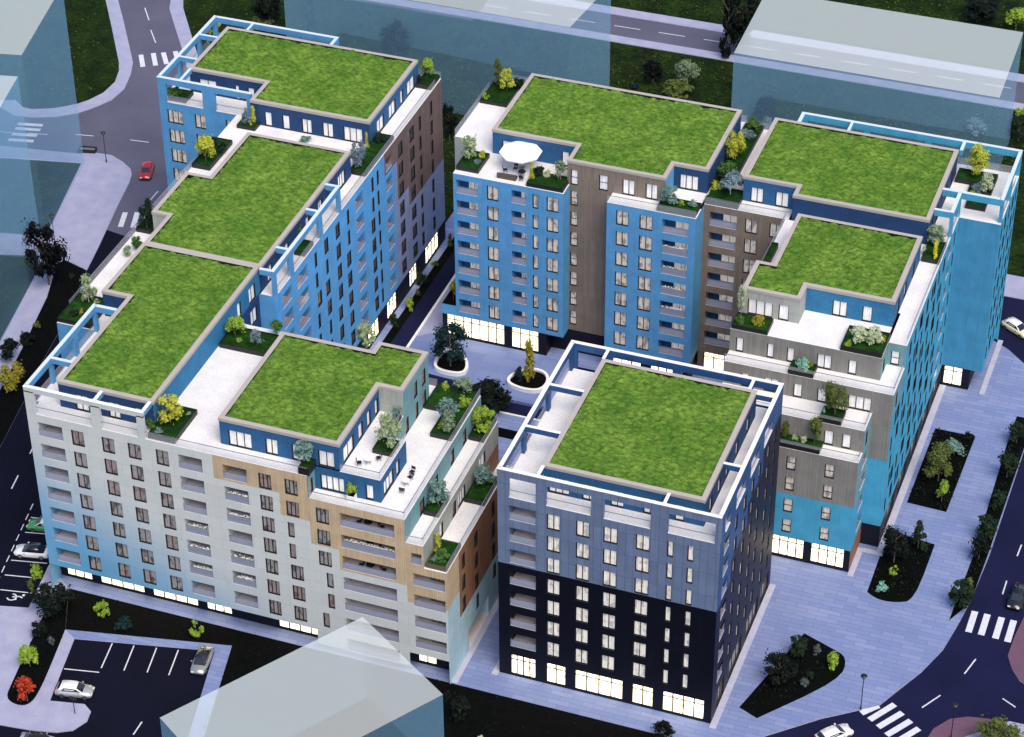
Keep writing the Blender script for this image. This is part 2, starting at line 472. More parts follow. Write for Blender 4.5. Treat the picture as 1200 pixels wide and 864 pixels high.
def balcony_meshes(w, h, dep, back, door, rail):
    key = (round(w, 2), round(h, 2), dep, back, door, rail)
    if key not in BAL_CACHE:
        b = MB()
        b.box(0.003, w - 0.003, 0.02, dep - 0.003, 0.004, 0.02, "balcony_tile")
        b.face([(0, dep, 0.0), (w, dep, 0.0), (w, dep, h), (0, dep, h)], back)
        d = MB(); t = .06
        x0, x1 = w * .38, w * .94
        y = dep - .05
        d.box(x0, x1, y, dep - .005, 0.03, t + .03, "frame_dark"); d.box(x0, x1, y, dep - .005, h - .16, h - .10, "frame_dark")
        for x in (x0, (x0 + x1) * .5, x1 - t): d.box(x, x + t, y, dep - .005, 0.09, h - .16, "frame_dark")
        d.face([(x0, y + .02, 0.09), (x1, y + .02, 0.09), (x1, y + .02, h - .16), (x0, y + .02, h - .16)], door)
        r = MB()
        if rail:
            r.box(0.0, w, 0.05, 0.075, 0.02, 0.98, "balcony_glass"); r.box(0.0, w, 0.035, 0.09, 0.98, 1.02, "steel")
        BAL_CACHE[key] = (b.mesh("balcony"), d.mesh("balcony_door"), r.mesh("railing") if rail else None)
    return BAL_CACHE[key]
SHOP_CACHE = {}
def shop_meshes(w, h, n):
    key = (round(w, 2), round(h, 2), n)
    if key not in SHOP_CACHE:
        fr = MB(); t = .13
        fr.box(0, w, .12, .22, 0, .16, "frame_dark"); fr.box(0, w, .12, .22, h - .08, h, "frame_dark")
        fr.box(0, w, .13, .21, h * .74, h * .74 + .10, "frame_dark")
        for k in range(n + 1):
            x = min(w - t, max(0, w * k / n - t / 2)); fr.box(x, x + t, .11, .23, .16, h - .08, "frame_dark")
        g = MB(); g.face([(0, .18, .08), (w, .18, .08), (w, .18, h - .04), (0, .18, h - .04)], "shop_glow")
        SHOP_CACHE[key] = (fr.mesh("shop_window"), g.mesh("shop_glass"))
    return SHOP_CACHE[key]

class Building:
    def __init__(self, name, loc, label, cat="building"):
        self.root = tag(empty(name, loc), label, cat)
        self.windows = []      # (score, origin, rz, w, h, pane, mull)
    def part(self, mb, name):
        return mb.build(name, self.root, True)
    def wall(self, p0, p1, z0, z1, mat, ops=(), uc=(), zc=(), base=0.0, name="facade_wall"):
        """facade from p0 to p1 (outside on the right hand); mat: name or f(u, z) -> name.
        ops: ('w', u0, u1, z0, z1, pane, mull) | ('b', u0, u1, z0, z1, depth, back, door, rail) | ('s', u0, u1, z0, z1, n) | ('o', u0, u1, z0, z1)"""
        P0 = Vector((p0[0], p0[1], 0)); d = Vector((p1[0] - p0[0], p1[1] - p0[1], 0)); Lg = d.length; d /= Lg
        nrm = Vector((d.y, -d.x, 0)); rz = math.atan2(d.y, d.x)
        fm = mat if callable(mat) else (lambda u, z: mat)
        rd = lambda v: round(v, 4)
        us = sorted({0.0, rd(Lg)} | {rd(u) for u in uc if 0 < u < Lg} | {rd(max(0, min(Lg, o[k]))) for o in ops for k in (1, 2)})
        zs = sorted({rd(z0), rd(z1)} | {rd(z) for z in zc if z0 < z < z1} | {rd(o[k]) for o in ops for k in (3, 4)})
        mb = MB()
        at = lambda u, z, dep=0.0: tuple(P0 + d * u - nrm * dep + Vector((0, 0, z)))
        idx = {}
        for j in range(len(zs) - 1):
            zm = (zs[j] + zs[j + 1]) / 2
            run = None
            row_ops = [o for o in ops if o[3] < zm < o[4]]
            cells = []
            for i in range(len(us) - 1):
                um = (us[i] + us[i + 1]) / 2
                cells.append(None if any(o[1] < um < o[2] for o in row_ops) else fm(um, zm))
            i = 0
            while i < len(cells):
                if cells[i] is None: i += 1; continue
                k = i
                while k + 1 < len(cells) and cells[k + 1] == cells[i]: k += 1
                mb.face([at(us[i], zs[j]), at(us[k + 1], zs[j]), at(us[k + 1], zs[j + 1]), at(us[i], zs[j + 1])], cells[i])
                i = k + 1
        for o in ops:
            kind, u0, u1, a, b = o[:5]
            dep = {'w': .22, 's': .26, 'o': .35}.get(kind) or o[5]
            wm = fm((u0 + u1) / 2, b + .05) if kind != 'w' else "frame_dark"  # window reveals in dark frame colour, which also paints in the recess shadow
            if kind == 's': wm = "dark_plinth"
            mb.face([at(u0, a), at(u0, a, dep), at(u0, b, dep), at(u0, b)], wm)
            mb.face([at(u1, a), at(u1, b), at(u1, b, dep), at(u1, a, dep)], wm)
            mb.face([at(u0, b), at(u0, b, dep), at(u1, b, dep), at(u1, b)], wm)
            mb.face([at(u0, a), at(u1, a), at(u1, a, dep), at(u0, a, dep)], wm)
            if kind in 'ws':
                mb.face([at(u0, a, dep), at(u1, a, dep), at(u1, b, dep), at(u0, b, dep)], "dark_plinth")
            org = P0 + d * u0 + Vector((0, 0, a))
            loc = org - self.root.location
            if kind == 'w':
                face = max(0.02, -(nrm.x * F_[0] + nrm.y * F_[1]))
                self.windows.append(((u1 - u0) * (b - a) * face + 0.02 * a, org.copy(), rz, u1 - u0, b - a, o[5], o[6]))
            elif kind == 'b':
                bm_, dm_, rm_ = balcony_meshes(u1 - u0, b - a, o[5], o[6], o[7], o[8])
                bo = put("balcony", bm_, self.root, loc=loc, rz=rz)
                put("balcony_door", dm_, bo)
                if rm_: put("railing", rm_, bo)
            elif kind == 's':
                fr, g = shop_meshes(u1 - u0, b - a, o[5])
                so = put("shop_window", fr, self.root, loc=loc, rz=rz)
                put("shop_glass", g, so)
        if mb.f: self.part(mb, name)
    def finish(self):
        ws = sorted(self.windows, key=lambda t: -t[0])
        for sc_, org, rz, w, h, pane, mull in ws[:100]:
            fr, pn, _, _ = window_meshes(w, h, pane, mull)
            o = put("window", fr, self.root, loc=org - self.root.location, rz=rz)
            put("pane", pn, o)
        rest = ws[100:]
        if rest:
            mb = MB()
            for sc_, org, rz, w, h, pane, mull in rest:
                _, _, fr, pn = window_meshes(w, h, pane, mull)
                R = Matrix.Rotation(rz, 3, 'Z')
                for src in (fr, pn):
                    n = len(mb.v)
                    mb.v.extend([tuple(R @ Vector(v) + org) for v in src.v])
                    for f, mi in zip(src.f, src.m):
                        mb.f.append(tuple(n + q for q in f)); mb.m.append(mb.mi(src.mats[mi]))
            o = self.part(mb, "windows"); o["kind"] = "stuff"
    # ---------------------------------------------------- roofs and terraces
    def green_roof(self, poly, z, step=0.2, w=0.5, skip=()):
        poly = ccw(poly)
        outer = inset(poly, -0.06); inner = inset(poly, w)
        cp = MB(); n = len(poly)
        zi = z - .4
        for k in range(n):
            k2 = (k + 1) % n
            a, b, c, e = outer[k], outer[k2], inner[k2], inner[k]
            cp.face([(*a, z), (*b, z), (*c, z), (*e, z)], "coping")
            cp.face([(*a, z - .38), (*b, z - .38), (*b, z), (*a, z)], "coping")
            cp.face([(*e, zi), (*e, z), (*c, z), (*c, zi)], "frame_dark")
            p, q = inset(poly, 0.03)[k], inset(poly, 0.03)[k2]
            cp.face([(*a, z - .38), (*p, z - .38), (*q, z - .38), (*b, z - .38)], "frame_dark")
        xs = sorted({p[0] for p in inner}); ys = sorted({p[1] for p in inner})
        def fill(v):
            out = [v[0]]
            for a, b in zip(v, v[1:]):
                m = max(1, int(round((b - a) / step)))
                out += [a + (b - a) * (k + 1) / m for k in range(m)]
            return out
        xs, ys = fill(xs), fill(ys)
        mb = MB(); mb.smooth = True
        vi = {}
        def vid(i, j):
            if (i, j) not in vi:
                x, y = xs[i], ys[j]
                p = Vector((x * .55 + y * .2, y * .75 - x * .25, 3.1))
                h = .26 * noise.noise(p * .8) + .34 * noise.noise(p * 2.3) + .18 * noise.noise(p * 4.3)
                vi[(i, j)] = len(mb.v); mb.v.append((x, y, z - .20 + h * .8))
            return vi[(i, j)]
        mi = mb.mi("roof_turf")
        for i in range(len(xs) - 1):
            for j in range(len(ys) - 1):
                if inside(inner, (xs[i] + xs[i + 1]) / 2, (ys[j] + ys[j + 1]) / 2):
                    mb.f.append((vid(i, j), vid(i + 1, j), vid(i + 1, j + 1), vid(i, j + 1))); mb.m.append(mi)
        rnd = random.Random(int(abs(poly[0][0]) * 100))
        x0, x1, y0, y1 = min(p[0] for p in inner), max(p[0] for p in inner), min(p[1] for p in inner), max(p[1] for p in inner)
        mb.smooth = False
        for _ in range(int((x1 - x0) * (y1 - y0) * 14)):
            x, y = rnd.uniform(x0, x1), rnd.uniform(y0, y1)
            if not (inside(inner, x - .15, y - .15) and inside(inner, x + .15, y + .15)): continue
            p = Vector((x * .8, y * .8, 7.7))
            if noise.noise(p) < rnd.uniform(-.55, .35): continue
            a = rnd.uniform(0, 6.283); s_ = rnd.uniform(.06, .15); hh = rnd.uniform(.04, .15)
            q = Vector((x * .55 + y * .2, y * .75 - x * .25, 3.1))
            zz = z - .23 + .8 * (.26 * noise.noise(q * .8) + .34 * noise.noise(q * 2.3) + .18 * noise.noise(q * 4.3))
            cx, cy = math.cos(a) * s_, math.sin(a) * s_
            mb.face([(x - cx, y - cy, zz), (x + cx, y + cy, zz), (x - cy * .9, y + cx * .9, zz + hh)], "roof_turf")
        o = self.part(mb, "grass_roof")
        c = put("coping", cp.mesh("coping"), o)
        return o
    def terrace(self, x0, x1, y0, y1, z, edges="", mat="terrace_paving", thick=.25, rail=1.0):
        mb = MB(); mb.box(x0, x1, y0, y1, z - thick, z, mat)
        o = self.part(mb, "terrace")
        if edges:
            r = MB()
            for e in edges:
                if e == 'S': a = (x0, x1, y0 + .06, y0 + .09)
                if e == 'N': a = (x0, x1, y1 - .09, y1 - .06)
                if e == 'W': a = (x0 + .06, x0 + .09, y0, y1)
                if e == 'E': a = (x1 - .09, x1 - .06, y0, y1)
                r.box(*a, z + .02, z + rail, "railing_glass")
                r.box(a[0] - .02, a[1] + .02, a[2] - .02, a[3] + .02, z + rail, z + rail + .04, "steel")
                # white upstand under the glass
            put("railing", r.mesh("railing"), o)
        return o
    def beams(self, boxes, mat, cap="white_cap", name="roof_frame"):
        """boxes (x0,x1,y0,y1,z0,z1,cap?) of a roof frame; the coping on top is a sub-part"""
        mb = MB(); cp = MB()
        for b in boxes:
            mm = b[7] if len(b) > 7 else mat
            mb.box(*b[:6], mm)
            if b[6]: cp.box(b[0] - .03, b[1] + .03, b[2] - .03, b[3] + .03, b[5] + .001, b[5] + .05, cap)
        o = self.part(mb, name)
        if cp.f: put("frame_cap", cp.mesh("frame_cap"), o)
        return o
def cols_rows(cols, tops, h):
    return [(c0, c1, t - h, t) for c0, c1 in cols for t in tops]
P_ = 3.05
T0 = 24.62
def rows(a, b, top=T0, pitch=P_): return [top - pitch * k for k in range(a, b)]
# ------------------------------------------------------------------ ground
def sheet(name, poly, z, mat, kind='structure'):
    mb = MB(); mb.face([(x, y, z) for x, y in ccw(poly)], mat)
    return tag(mb.build(name), kind=kind)
def slab(name, poly, z0, z1, mat, top):
    mb = MB(); mb.prism(ccw(poly), z0, z1, mat, top)
    return tag(mb.build(name), kind='structure')
Z_T, Z_R = -0.13, -0.115
sheet("ground", [(-700, -600), (700, -600), (700, 900), (-700, 900)], Z_T, "lawn_turf")
# rear road with its two footways
slab("footway", [(-160, 149.2), (160, 149.9), (160, 152.2), (-160, 151.5)], Z_T, 0, "kerb_stone", "footway")
sheet("road", [(-160, 142.6), (160, 143.6), (160, 149.9), (-160, 149.2)], Z_R, "grey_asphalt")
slab("footway", [(-160, 140.5), (160, 141.7), (160, 143.6), (-160, 142.6)], Z_T, 0, "kerb_stone", "footway")
# north west road, junction
sheet("road", [(-150, 60), (-150, 170), (-56, 170), (-56, 60)], Z_R, "grey_asphalt")
sheet("road", [(-100, -40), (-100, 66), (-84, 66.5), (-70, 64), (-56, 64), (-56, -5), (-45, -22), (-24, -40)], Z_R + .004, "shade_toned_asphalt")
sheet("road", [(-56, -12), (-28, -5), (-22, -44), (-60, -44)], Z_R + .002, "shade_toned_asphalt")
outer = [(-121, 141), (-112.7, 127.6), (-108.6, 121.5), (-103.2, 113.2), (-101.2, 110.1), (-99.9, 106.8), (-98.8, 102.4), (-99.1, 98.7), (-100.8, 95.5), (-102.2, 93.5), (-105.0, 91.4), (-108.0, 90.2), (-110.9, 89.7), (-114.2, 91.3), (-150, 86)]
inner = [(-150, 88), (-115.1, 93.0), (-112.9, 93.8), (-110.8, 92.3), (-109.2, 92.3), (-106.2, 93.6), (-103.6, 95.8), (-102.4, 97.5), (-101.3, 100.2), (-101.1, 103.7), (-102.1, 107.1), (-103.3, 109.4), (-109.7, 119.4), (-114.6, 126.9), (-123.5, 141)]
slab("footway", outer + inner, Z_T, 0, "kerb_stone", "footway")
slab("lawn", inner + [(-123.5, 150), (-123.5, 170), (-150, 170)], Z_T, -0.02, "lawn_turf", "lawn_turf")
rs = [(-113, 143.5), (-104.6, 130.4), (-103.6, 127.8), (-100.5, 123.2), (-95.8, 116.4), (-88, 104.5), (-80, 92.5), (-72.2, 82.0)]
gs = [(-71.5, 82.8), (-78, 93.6), (-86, 105.8), (-96.2, 120.7), (-101.5, 128.6), (-102.7, 131.1), (-109.5, 143.0)]
slab("footway", rs + gs, Z_T, 0, "kerb_stone", "footway")
slab("lawn", [(-71.5, 82.8), (-56, 82.8), (-56, 140), (-108, 140), (-102.7, 131.1), (-101.5, 128.6), (-96.2, 120.7), (-86, 105.8), (-78, 93.6)], Z_T, -0.02, "lawn_turf", "lawn_turf")
# north west pavement
NW = [(-95.2, 82.0), (-96.2, 83.4), (-94.4, 84.2), (-91.8, 84.4), (-89.4, 83.3), (-87.4, 81.9), (-86.6, 80.7), (-85.9, 78.6), (-84.7, 72.6), (-82.3, 61.8), (-81.2, 56.3), (-85.2, 57.6), (-85.9, 56.5), (-83.3, 48.7), (-80.8, 37.4), (-79.0, 28.0), (-84.0, 28.0), (-84.3, 37.5), (-87.2, 52.3), (-90.3, 60.6), (-93.6, 75.0)]
slab("pavement", NW, Z_T, 0, "kerb_stone", "footway")
slab("footway", [(-150, 75.0), (-108.6, 81.3), (-95.7, 83.3), (-94.9, 80.9), (-106.9, 78.3), (-150, 71.0)], Z_T, -0.002, "kerb_stone", "footway")
slab("footway", [(-150, 51.5), (-97.1, 60.6), (-90.4, 62.0), (-88.5, 57.6), (-94.4, 55.8), (-150, 46)], Z_T, -0.004, "kerb_stone", "footway")
slab("lawn", [(-150, 71.0), (-106.9, 78.3), (-95.0, 80.9), (-93.6, 75.0), (-90.4, 62.0), (-97.1, 60.6), (-150, 51.5)], Z_T, -0.03, "lawn_turf", "lawn_turf")
slab("lawn", [(-150, 46), (-94.4, 55.8), (-88.5, 57.0), (-87.2, 52.3), (-84.3, 37.5), (-84, 28), (-83, 15), (-150, 5)], Z_T, -0.03, "lawn_turf", "lawn_turf")
slab("flower_bed", [(-85.2, 57.5), (-81.2, 56.2), (-77.9, 41.7), (-76.6, 34), (-75.0, 27.2), (-73.2, 17.7), (-71.0, 6), (-79, 6), (-79.0, 28.0), (-80.8, 37.4), (-83.3, 48.7), (-85.9, 56.5)], Z_T, -0.05, "kerb_stone", "bed_soil")
slab("kerb", [(-71.5, 61.8), (-56.0, 61.8), (-56.0, 64), (-70.5, 64), (-70.5, 81), (-71.5, 81)], Z_T, -0.001, "kerb_stone", "kerb_stone")
# plaza: one paved sheet under the whole quarter
plaza = [(-56.5, -0.5), (-52.4, -3.5), (27, -3.5), (31, 0.4), (35.8, 4.8), (41.4, 9.0), (42.6, 11.6), (44.6, 15.8), (46.1, 20.2), (46.8, 24.7), (47.3, 28.8), (47.8, 38), (47.9, 59.9), (47.4, 68), (46.3, 73), (44.4, 77.5), (41.9, 79.9), (39.4, 81.4), (39.0, 84), (-28.6, 84.0), (-28.6, 100), (-38.8, 100), (-38.8, 62), (-58.6, 62), (-58.6, 12), (-56.5, 12)]
slab("plaza", plaza, Z_T, 0, "kerb_stone", "plaza_paver")
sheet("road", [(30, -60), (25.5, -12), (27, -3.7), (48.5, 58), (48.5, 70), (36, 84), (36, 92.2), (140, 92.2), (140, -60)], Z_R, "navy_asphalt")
slab("footway", [(37, 92.0), (140, 92.0), (140, 97.2), (37, 97.2)], Z_T, 0, "kerb_stone", "footway")
bk = [(54.6, 60), (54.4, 34), (53.7, 28.8), (53.3, 25.0), (53.2, 21.7), (54.0, 19.8), (55.2, 18.1), (58, 16.5), (80, 16), (80, 60)]
slab("pavement", bk, Z_T, 0, "kerb_stone", "brick_paver")
slab("pavement", [(47.2, 4.0), (47.8, 7.4), (49.2, 9.5), (51, 10.5), (52.7, 10.85), (58, 11.5), (80, 8), (80, -8), (52, -8)], Z_T, 0, "kerb_stone", "brick_paver")
slab("footway", [(51.3, 7.3), (55.4, 11.3), (60, 11.4), (58, 4), (52, 4)], Z_T, 0.006, "kerb_stone", "footway")
# south: promenade edge, dark bed, car park
pA = [(-56.6, -.5), (-55.2, -8.1), (-58.5, -8.9), (-70, -11.6), (-76, -16), (-76, -33), (-52, -27.2), (-48.9, -26.2), (-45.1, -25.8), (-42.5, -25.2), (-40.9, -24.3), (-40.1, -22.5), (-40.4, -21.0), (-41.6, -20.2), (-45.5, -21.0), (-47.7, -11.0), (-49.4, -10.0), (-52.4, -3.45)]
slab("pavement", pA, Z_T, -0.001, "kerb_stone", "footway")
slab("pavement", [(-49.4, -10.0), (-47.7, -11.0), (-31.7, -7.5), (-26.4, -30), (-24.7, -30), (-30.2, -6.1)], Z_T, -0.001, "kerb_stone", "plaza_paver")
slab("flower_bed", [(-52.4, -3.5), (-49.4, -10.0), (-30.2, -6.1), (-24.7, -30), (24, -45), (27, -3.5)], Z_T, -0.02, "bed_soil", "bed_soil")
bedW = smooth_poly([(-52.4, -3.5), (-52.9, -8.9), (-51.8, -15.0), (-50.9, -19.8), (-50.3, -22.6), (-47.4, -22.9), (-47.2, -20.1), (-49.4, -10.0)], 3, keep=(0, 1, 7))
sheet("flower_bed", bedW, 0.008, "bed_soil")
# beds in the plaza
sheet("flower_bed", [(36.5, 60.1), (41.6, 60.1), (41.3, 44.3), (36.4, 44.5)], 0.008, "bed_soil")
sheet("flower_bed", smooth_poly([(36.2, 38.6), (35.6, 35.6), (35.7, 26.9), (37.2, 26.0), (39.3, 26.2), (41.2, 27.3), (41.3, 37.9)], 2, keep=(0, 1, 2, 6)), 0.008, "bed_soil")
sheet("flower_bed", smooth_poly([(30.6, 17.6), (34.0, 16.3), (36.3, 15.3), (36.3, 11.4), (29.2, 2.5), (26.9, 3.5)], 2, keep=(0, 4, 5)), 0.008, "bed_soil")
sheet("flower_bed", [(45.7, 66), (45.6, 60.5), (46.0, 37.1), (45.7, 25.2), (46.6, 27.2), (47.4, 29.2), (47.62, 38.4), (47.8, 60), (47.2, 66)], 0.008, "bed_soil")
# inner street and courtyard
sheet("flower_bed", [(-36.4, 40), (-35.2, 40), (-35.2, 92), (-36.4, 92)], 0.008, "bed_soil")
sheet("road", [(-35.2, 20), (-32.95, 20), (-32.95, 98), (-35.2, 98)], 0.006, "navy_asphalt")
slab("kerb", [(-32.95, 54), (-32.6, 54), (-32.6, 98), (-32.95, 98)], 0, 0.12, "white_paint", "white_paint")
sheet("pavement", [(-32.6, 57.0), (-30.0, 57.0), (-30.0, 98), (-32.6, 98)], 0.006, "footway")
sheet("pavement", smooth_poly([(-32.6, 56.8), (-32.6, 54.0), (-28.6, 49.8), (-21.4, 49.4), (-14.2, 49.3), (8, 49.3), (8, 58.2), (-31, 58.2)], 2, keep=(0, 4, 5, 6, 7)), 0.008, "court_paver")
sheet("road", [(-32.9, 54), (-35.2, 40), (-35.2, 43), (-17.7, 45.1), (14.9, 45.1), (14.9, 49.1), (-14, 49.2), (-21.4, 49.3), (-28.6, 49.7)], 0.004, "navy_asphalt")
slab("kerb", [(-18.5, 44.85), (14.9, 44.85), (14.9, 45.1), (-18.5, 45.1)], 0, 0.12, "white_paint", "white_paint")
mb = MB(); mb.box(-17.2, 8, 47.4, 49.2, 0.0, 0.45, "court_paver"); tag(mb.build("retaining_wall"), "low lavender paved bank between the courtyard plaza and the driveway", "wall")
sheet("flower_bed", [(-16, 40.2), (-4, 40.2), (-4, 42.0), (-16, 42.0)], 0.006, "bed_soil")
# painted markings
def quad_marks(name, quads, z, mat="road_paint"):
    mb = MB()
    for q in quads: mb.face([(x, y, z) for x, y in ccw(q)], mat)
    return tag(mb.build(name), kind='structure')
def dash(p0, p1, w=.16):
    a, b = Vector(p0), Vector(p1); d = (b - a).normalized(); n = Vector((-d.y, d.x)) * w / 2
    return [tuple(a - n), tuple(b - n), tuple(b + n), tuple(a + n)]
ZM = Z_R + .012
D_ = [dash(a, b) for a, b in (((-107.5, 126.8), (-105.0, 123.3)), ((-103.3, 120.5), (-100.7, 117.0)), ((-99.6, 88.0), (-96.9, 88.5)), ((-91.2, 89.3), (-88.3, 89.6)), ((-81.0, 77.9), (-81.0, 75.2)), ((-110.7, 85.0), (-109.0, 85.3)), ((-106.5, 86.0), (-103.5, 86.6)),
      ((-34.1, 146.1), (-29.8, 146.2)), ((-26.8, 146.3), (-22.5, 146.4)), ((-19.4, 146.5), (-15.2, 146.6)), ((-12, 146.7), (-7.8, 146.8)), ((-4.6, 146.9), (-.4, 147)), ((2.8, 147), (7.0, 147.1)), ((10.2, 147.1), (14.4, 147.2)), ((17.6, 147.2), (21.8, 147.3)), ((25, 147.3), (29.2, 147.3)), ((-41.5, 145.9), (-37.3, 146)), ((-49, 145.8), (-44.8, 145.9)), ((-56, 145.7), (-52, 145.8)),
      ((-68.3, 13.3), (-67.8, 10.7)), ((-69.6, 20.5), (-69.0, 17.6)), ((-67.0, 6.0), (-66.6, 3.2)), ((-34.4, -20.5), (-34.4, -22.6)))]
D_ += [dash((-78.2 + .95 * k / 8 * 5, 41.7 - 1.16 * k * 2.6), (-78.2 + .95 * (k + .55) / 8 * 5, 41.7 - 1.16 * (k + .55) * 2.6), .14) for k in range(10)]
D_ += [dash(a, b) for a, b in (((50.9, 39.2), (51.0, 41.4)), ((50.6, 34.4), (50.6, 31.9)), ((50.9, 46), (51, 48.6)), ((51, 53), (51.1, 55.6)), ((49.9, 20.0), (49.2, 17.2)), ((47.4, 12.9), (45.9, 10.3)), ((54.0, 14.7), (55.6, 13.8)))]
quad_marks("road_marking", D_, ZM)
ZB = [dash(a, b, .75) for a, b in (((-101.2, 112.8), (-99.2, 109.5)), ((-99.6, 113.9), (-97.5, 110.5)), ((-98.2, 114.6), (-96.1, 111.5)), ((-96.6, 115.6), (-94.6, 112.5)),
      ((-109.3, 87.9), (-105.5, 88.7)), ((-109.0, 86.6), (-105.2, 87.4)), ((-108.7, 85.0), (-104.9, 85.8)), ((-108.4, 83.4), (-104.6, 84.2)),
      ((-82.9, 71.3), (-81.85, 67.7)), ((-81.3, 71.9), (-80.1, 68.1)), ((-79.8, 72.3), (-78.6, 68.5)), ((-78.3, 72.7), (-77.1, 68.9)), ((-76.8, 73.1), (-75.6, 69.3)),
      ((48.2, 27.9), (48.2, 24.15)), ((49.65, 27.9), (49.65, 24.15)), ((51.3, 27.9), (51.3, 24.1)), ((52.7, 27.85), (52.7, 24.0)),
      ((40.9, 6.5), (42.95, 9.8)), ((42.05, 5.7), (44.05, 8.8)), ((43.2, 4.8), (45.2, 7.9)), ((44.3, 3.9), (46.3, 7.0)), ((39.8, 7.2), (41.3, 9.0)))]
quad_marks("zebra_crossing", ZB, ZM + .004)
PK = [dash(a, b, .14) for a, b in (((-43.3, -10.2), (-42.6, -14.3)), ((-40.8, -9.7), (-40.0, -13.8)), ((-38.2, -9.2), (-37.4, -13.2)), ((-35.7, -8.7), (-34.9, -12.8)), ((-46.5, -15.8), (-42.5, -15.0)),
      ((-62.2, 3.9), (-59.0, 4.6)), ((-61.3, -1.2), (-57.0, -.3)), ((-60.7, -3.8), (-56.6, -3.0)), ((-59.9, -6.3), (-56.1, -5.6)), ((-62.9, 6.6), (-59.5, 7.3)), ((-61.7, 1.4), (-58.0, 2.2)))]
PK += [dash((-63.9 + .4 * k, 9.0 - 1.9 * k), (-63.9 + .4 * (k + .6), 9.0 - 1.9 * (k + .6)), .12) for k in range(9)]
quad_marks("parking_marking", PK, ZM)
# wheelchair symbol of the disabled parking space
wc = MB()
def ring(cx, cy, r, a0, a1, w, n=14):
    for k in range(n):
        t0, t1 = a0 + (a1 - a0) * k / n, a0 + (a1 - a0) * (k + 1) / n
        wc.face([(cx + (r - w) * math.cos(t0), cy + (r - w) * math.sin(t0), ZM), (cx + r * math.cos(t0), cy + r * math.sin(t0), ZM), (cx + r * math.cos(t1), cy + r * math.sin(t1), ZM), (cx + (r - w) * math.cos(t1), cy + (r - w) * math.sin(t1), ZM)], "road_paint")
ring(-58.0, -7.0, .62, -2.6, 1.9, .17)
for q in (dash((-57.95, -6.95), (-57.2, -6.6), .2), dash((-57.55, -6.8), (-57.35, -7.3), .18), dash((-57.2, -6.6), (-56.75, -6.75), .18), dash((-57.0, -6.3), (-56.7, -6.25), .34)):
    wc.face([(x, y, ZM + .003) for x, y in ccw(q)], "road_paint")
tag(wc.build("parking_symbol"), kind='structure')

for a in ((24.66, 25.4, -.7, 24.5), (-.75, -.01, -.7, 24.5), (35.07, 35.9, 34.4, 69.3), (32.82, 33.5, 28.9, 34.3), (33.5, 35.9, 33.7, 34.4), (40.22, 40.9, 69.0, 81.5), (-4.48, -3.8, -3.4, 19.5)):
    slab("kerb", [(a[0], a[2]), (a[1], a[2]), (a[1], a[3]), (a[0], a[3])], 0.0, 0.09, "kerb_stone", "kerb_stone")

# white rimmed raised beds of the courtyard
def raised_bed(pts, label):
    t = tag(empty("raised_bed", (sum(p[0] for p in pts) / len(pts), sum(p[1] for p in pts) / len(pts), 0)), label, "planter", "white rimmed beds of the courtyard")
    out = smooth_poly(pts, 2); inn = inset(ccw(out), .38); out = ccw(out)
    r = MB(); n = len(out)
    for k in range(n):
        k2 = (k + 1) % n
        a, b, c, e = out[k], out[k2], inn[k2], inn[k]
        r.face([(*a, .55), (*b, .55), (*c, .55), (*e, .55)], "white_cap")
        r.face([(*a, 0), (*b, 0), (*b, .55), (*a, .55)], "white_cap")
        r.face([(*e, .55), (*c, .55), (*c, .2), (*e, .2)], "white_cap")
    r.build("rim", t, True)
    s = MB(); s.face([(*p, .25) for p in inn], "bed_soil"); s.build("soil", t, True)
raised_bed([(-28.0, 50.6), (-28.3, 54.2), (-26.9, 55.3), (-24.6, 54.4), (-23.3, 52.2), (-23.5, 50.4), (-25.8, 50.0)], "white rimmed teardrop bed holding a dark teal tree")
raised_bed([(-17.9, 50.6), (-17.7, 53.0), (-15.6, 54.9), (-13.4, 54.6), (-12.3, 52.6), (-12.8, 50.3), (-15.2, 49.8)], "white rimmed teardrop bed holding a tall golden poplar")

# ------------------------------------------------------------------ translucent massing blocks of the neighbouring plots
def ghost(poly, h, label):
    poly = ccw(poly)
    t = tag(empty("massing_block", (poly[0][0], poly[0][1], 0)), label, "building", "translucent neighbour blocks")
    r = MB(); r.face([(*p, h) for p in poly], "ghost_roof"); r.build("roof", t, True)
    w = MB()
    for k in range(len(poly)):
        a, b = poly[k], poly[(k + 1) % len(poly)]
        w.face([(*a, 0), (*b, 0), (*b, h), (*a, h)], "ghost_wall")
    w.build("wall", t, True)
ghost([(-5.7, 112.8), (32.3, 112.8), (31.9, 132.2), (-6.2, 132.2)], 18, "pale translucent block at the upper right beyond the right stepped block")
ghost([(-30.1, 112.2), (-28.6, 126.8), (-74.5, 129.5), (-75.5, 112.2)], 18, "blue translucent block behind the gap between the left and middle blocks")
ghost([(-90.5, 62.0), (-94.6, 81.2), (-133.3, 73.0), (-129.2, 53.8)], 29, "tall translucent block at the top left corner beside the road junction")
ghost([(-88.2, 56.8), (-127.3, 48.4), (-121.4, 21.0), (-82.3, 29.4)], 29, "nearer tall translucent block at the left picture edge beside the footway")
ghost([(-12.45, -8.76), (-26.3, -30.1), (-13.8, -38.4), (0.09, -17.11)], 12, "translucent grey green block turned cornerwise in the foreground")
# ------------------------------------------------------------------ buildings
def W(c, tops, h=2.1, pane="pane_white", mull=2):
    return [('w', c[0], c[1], t - h, t, pane, mull) for t in tops]
def Bc(c, tops, h=1.95, dep=1.5, back="dark_blue_brick", door="pane_white", rail=True):
    return [('b', c[0], c[1], t - h, t, dep, back, door, rail) for t in tops]
def shift(ops, x0): return [(o[0], round(o[1] - x0, 4), round(o[2] - x0, 4)) + tuple(o[3:]) for o in ops]
PENT = 25.70

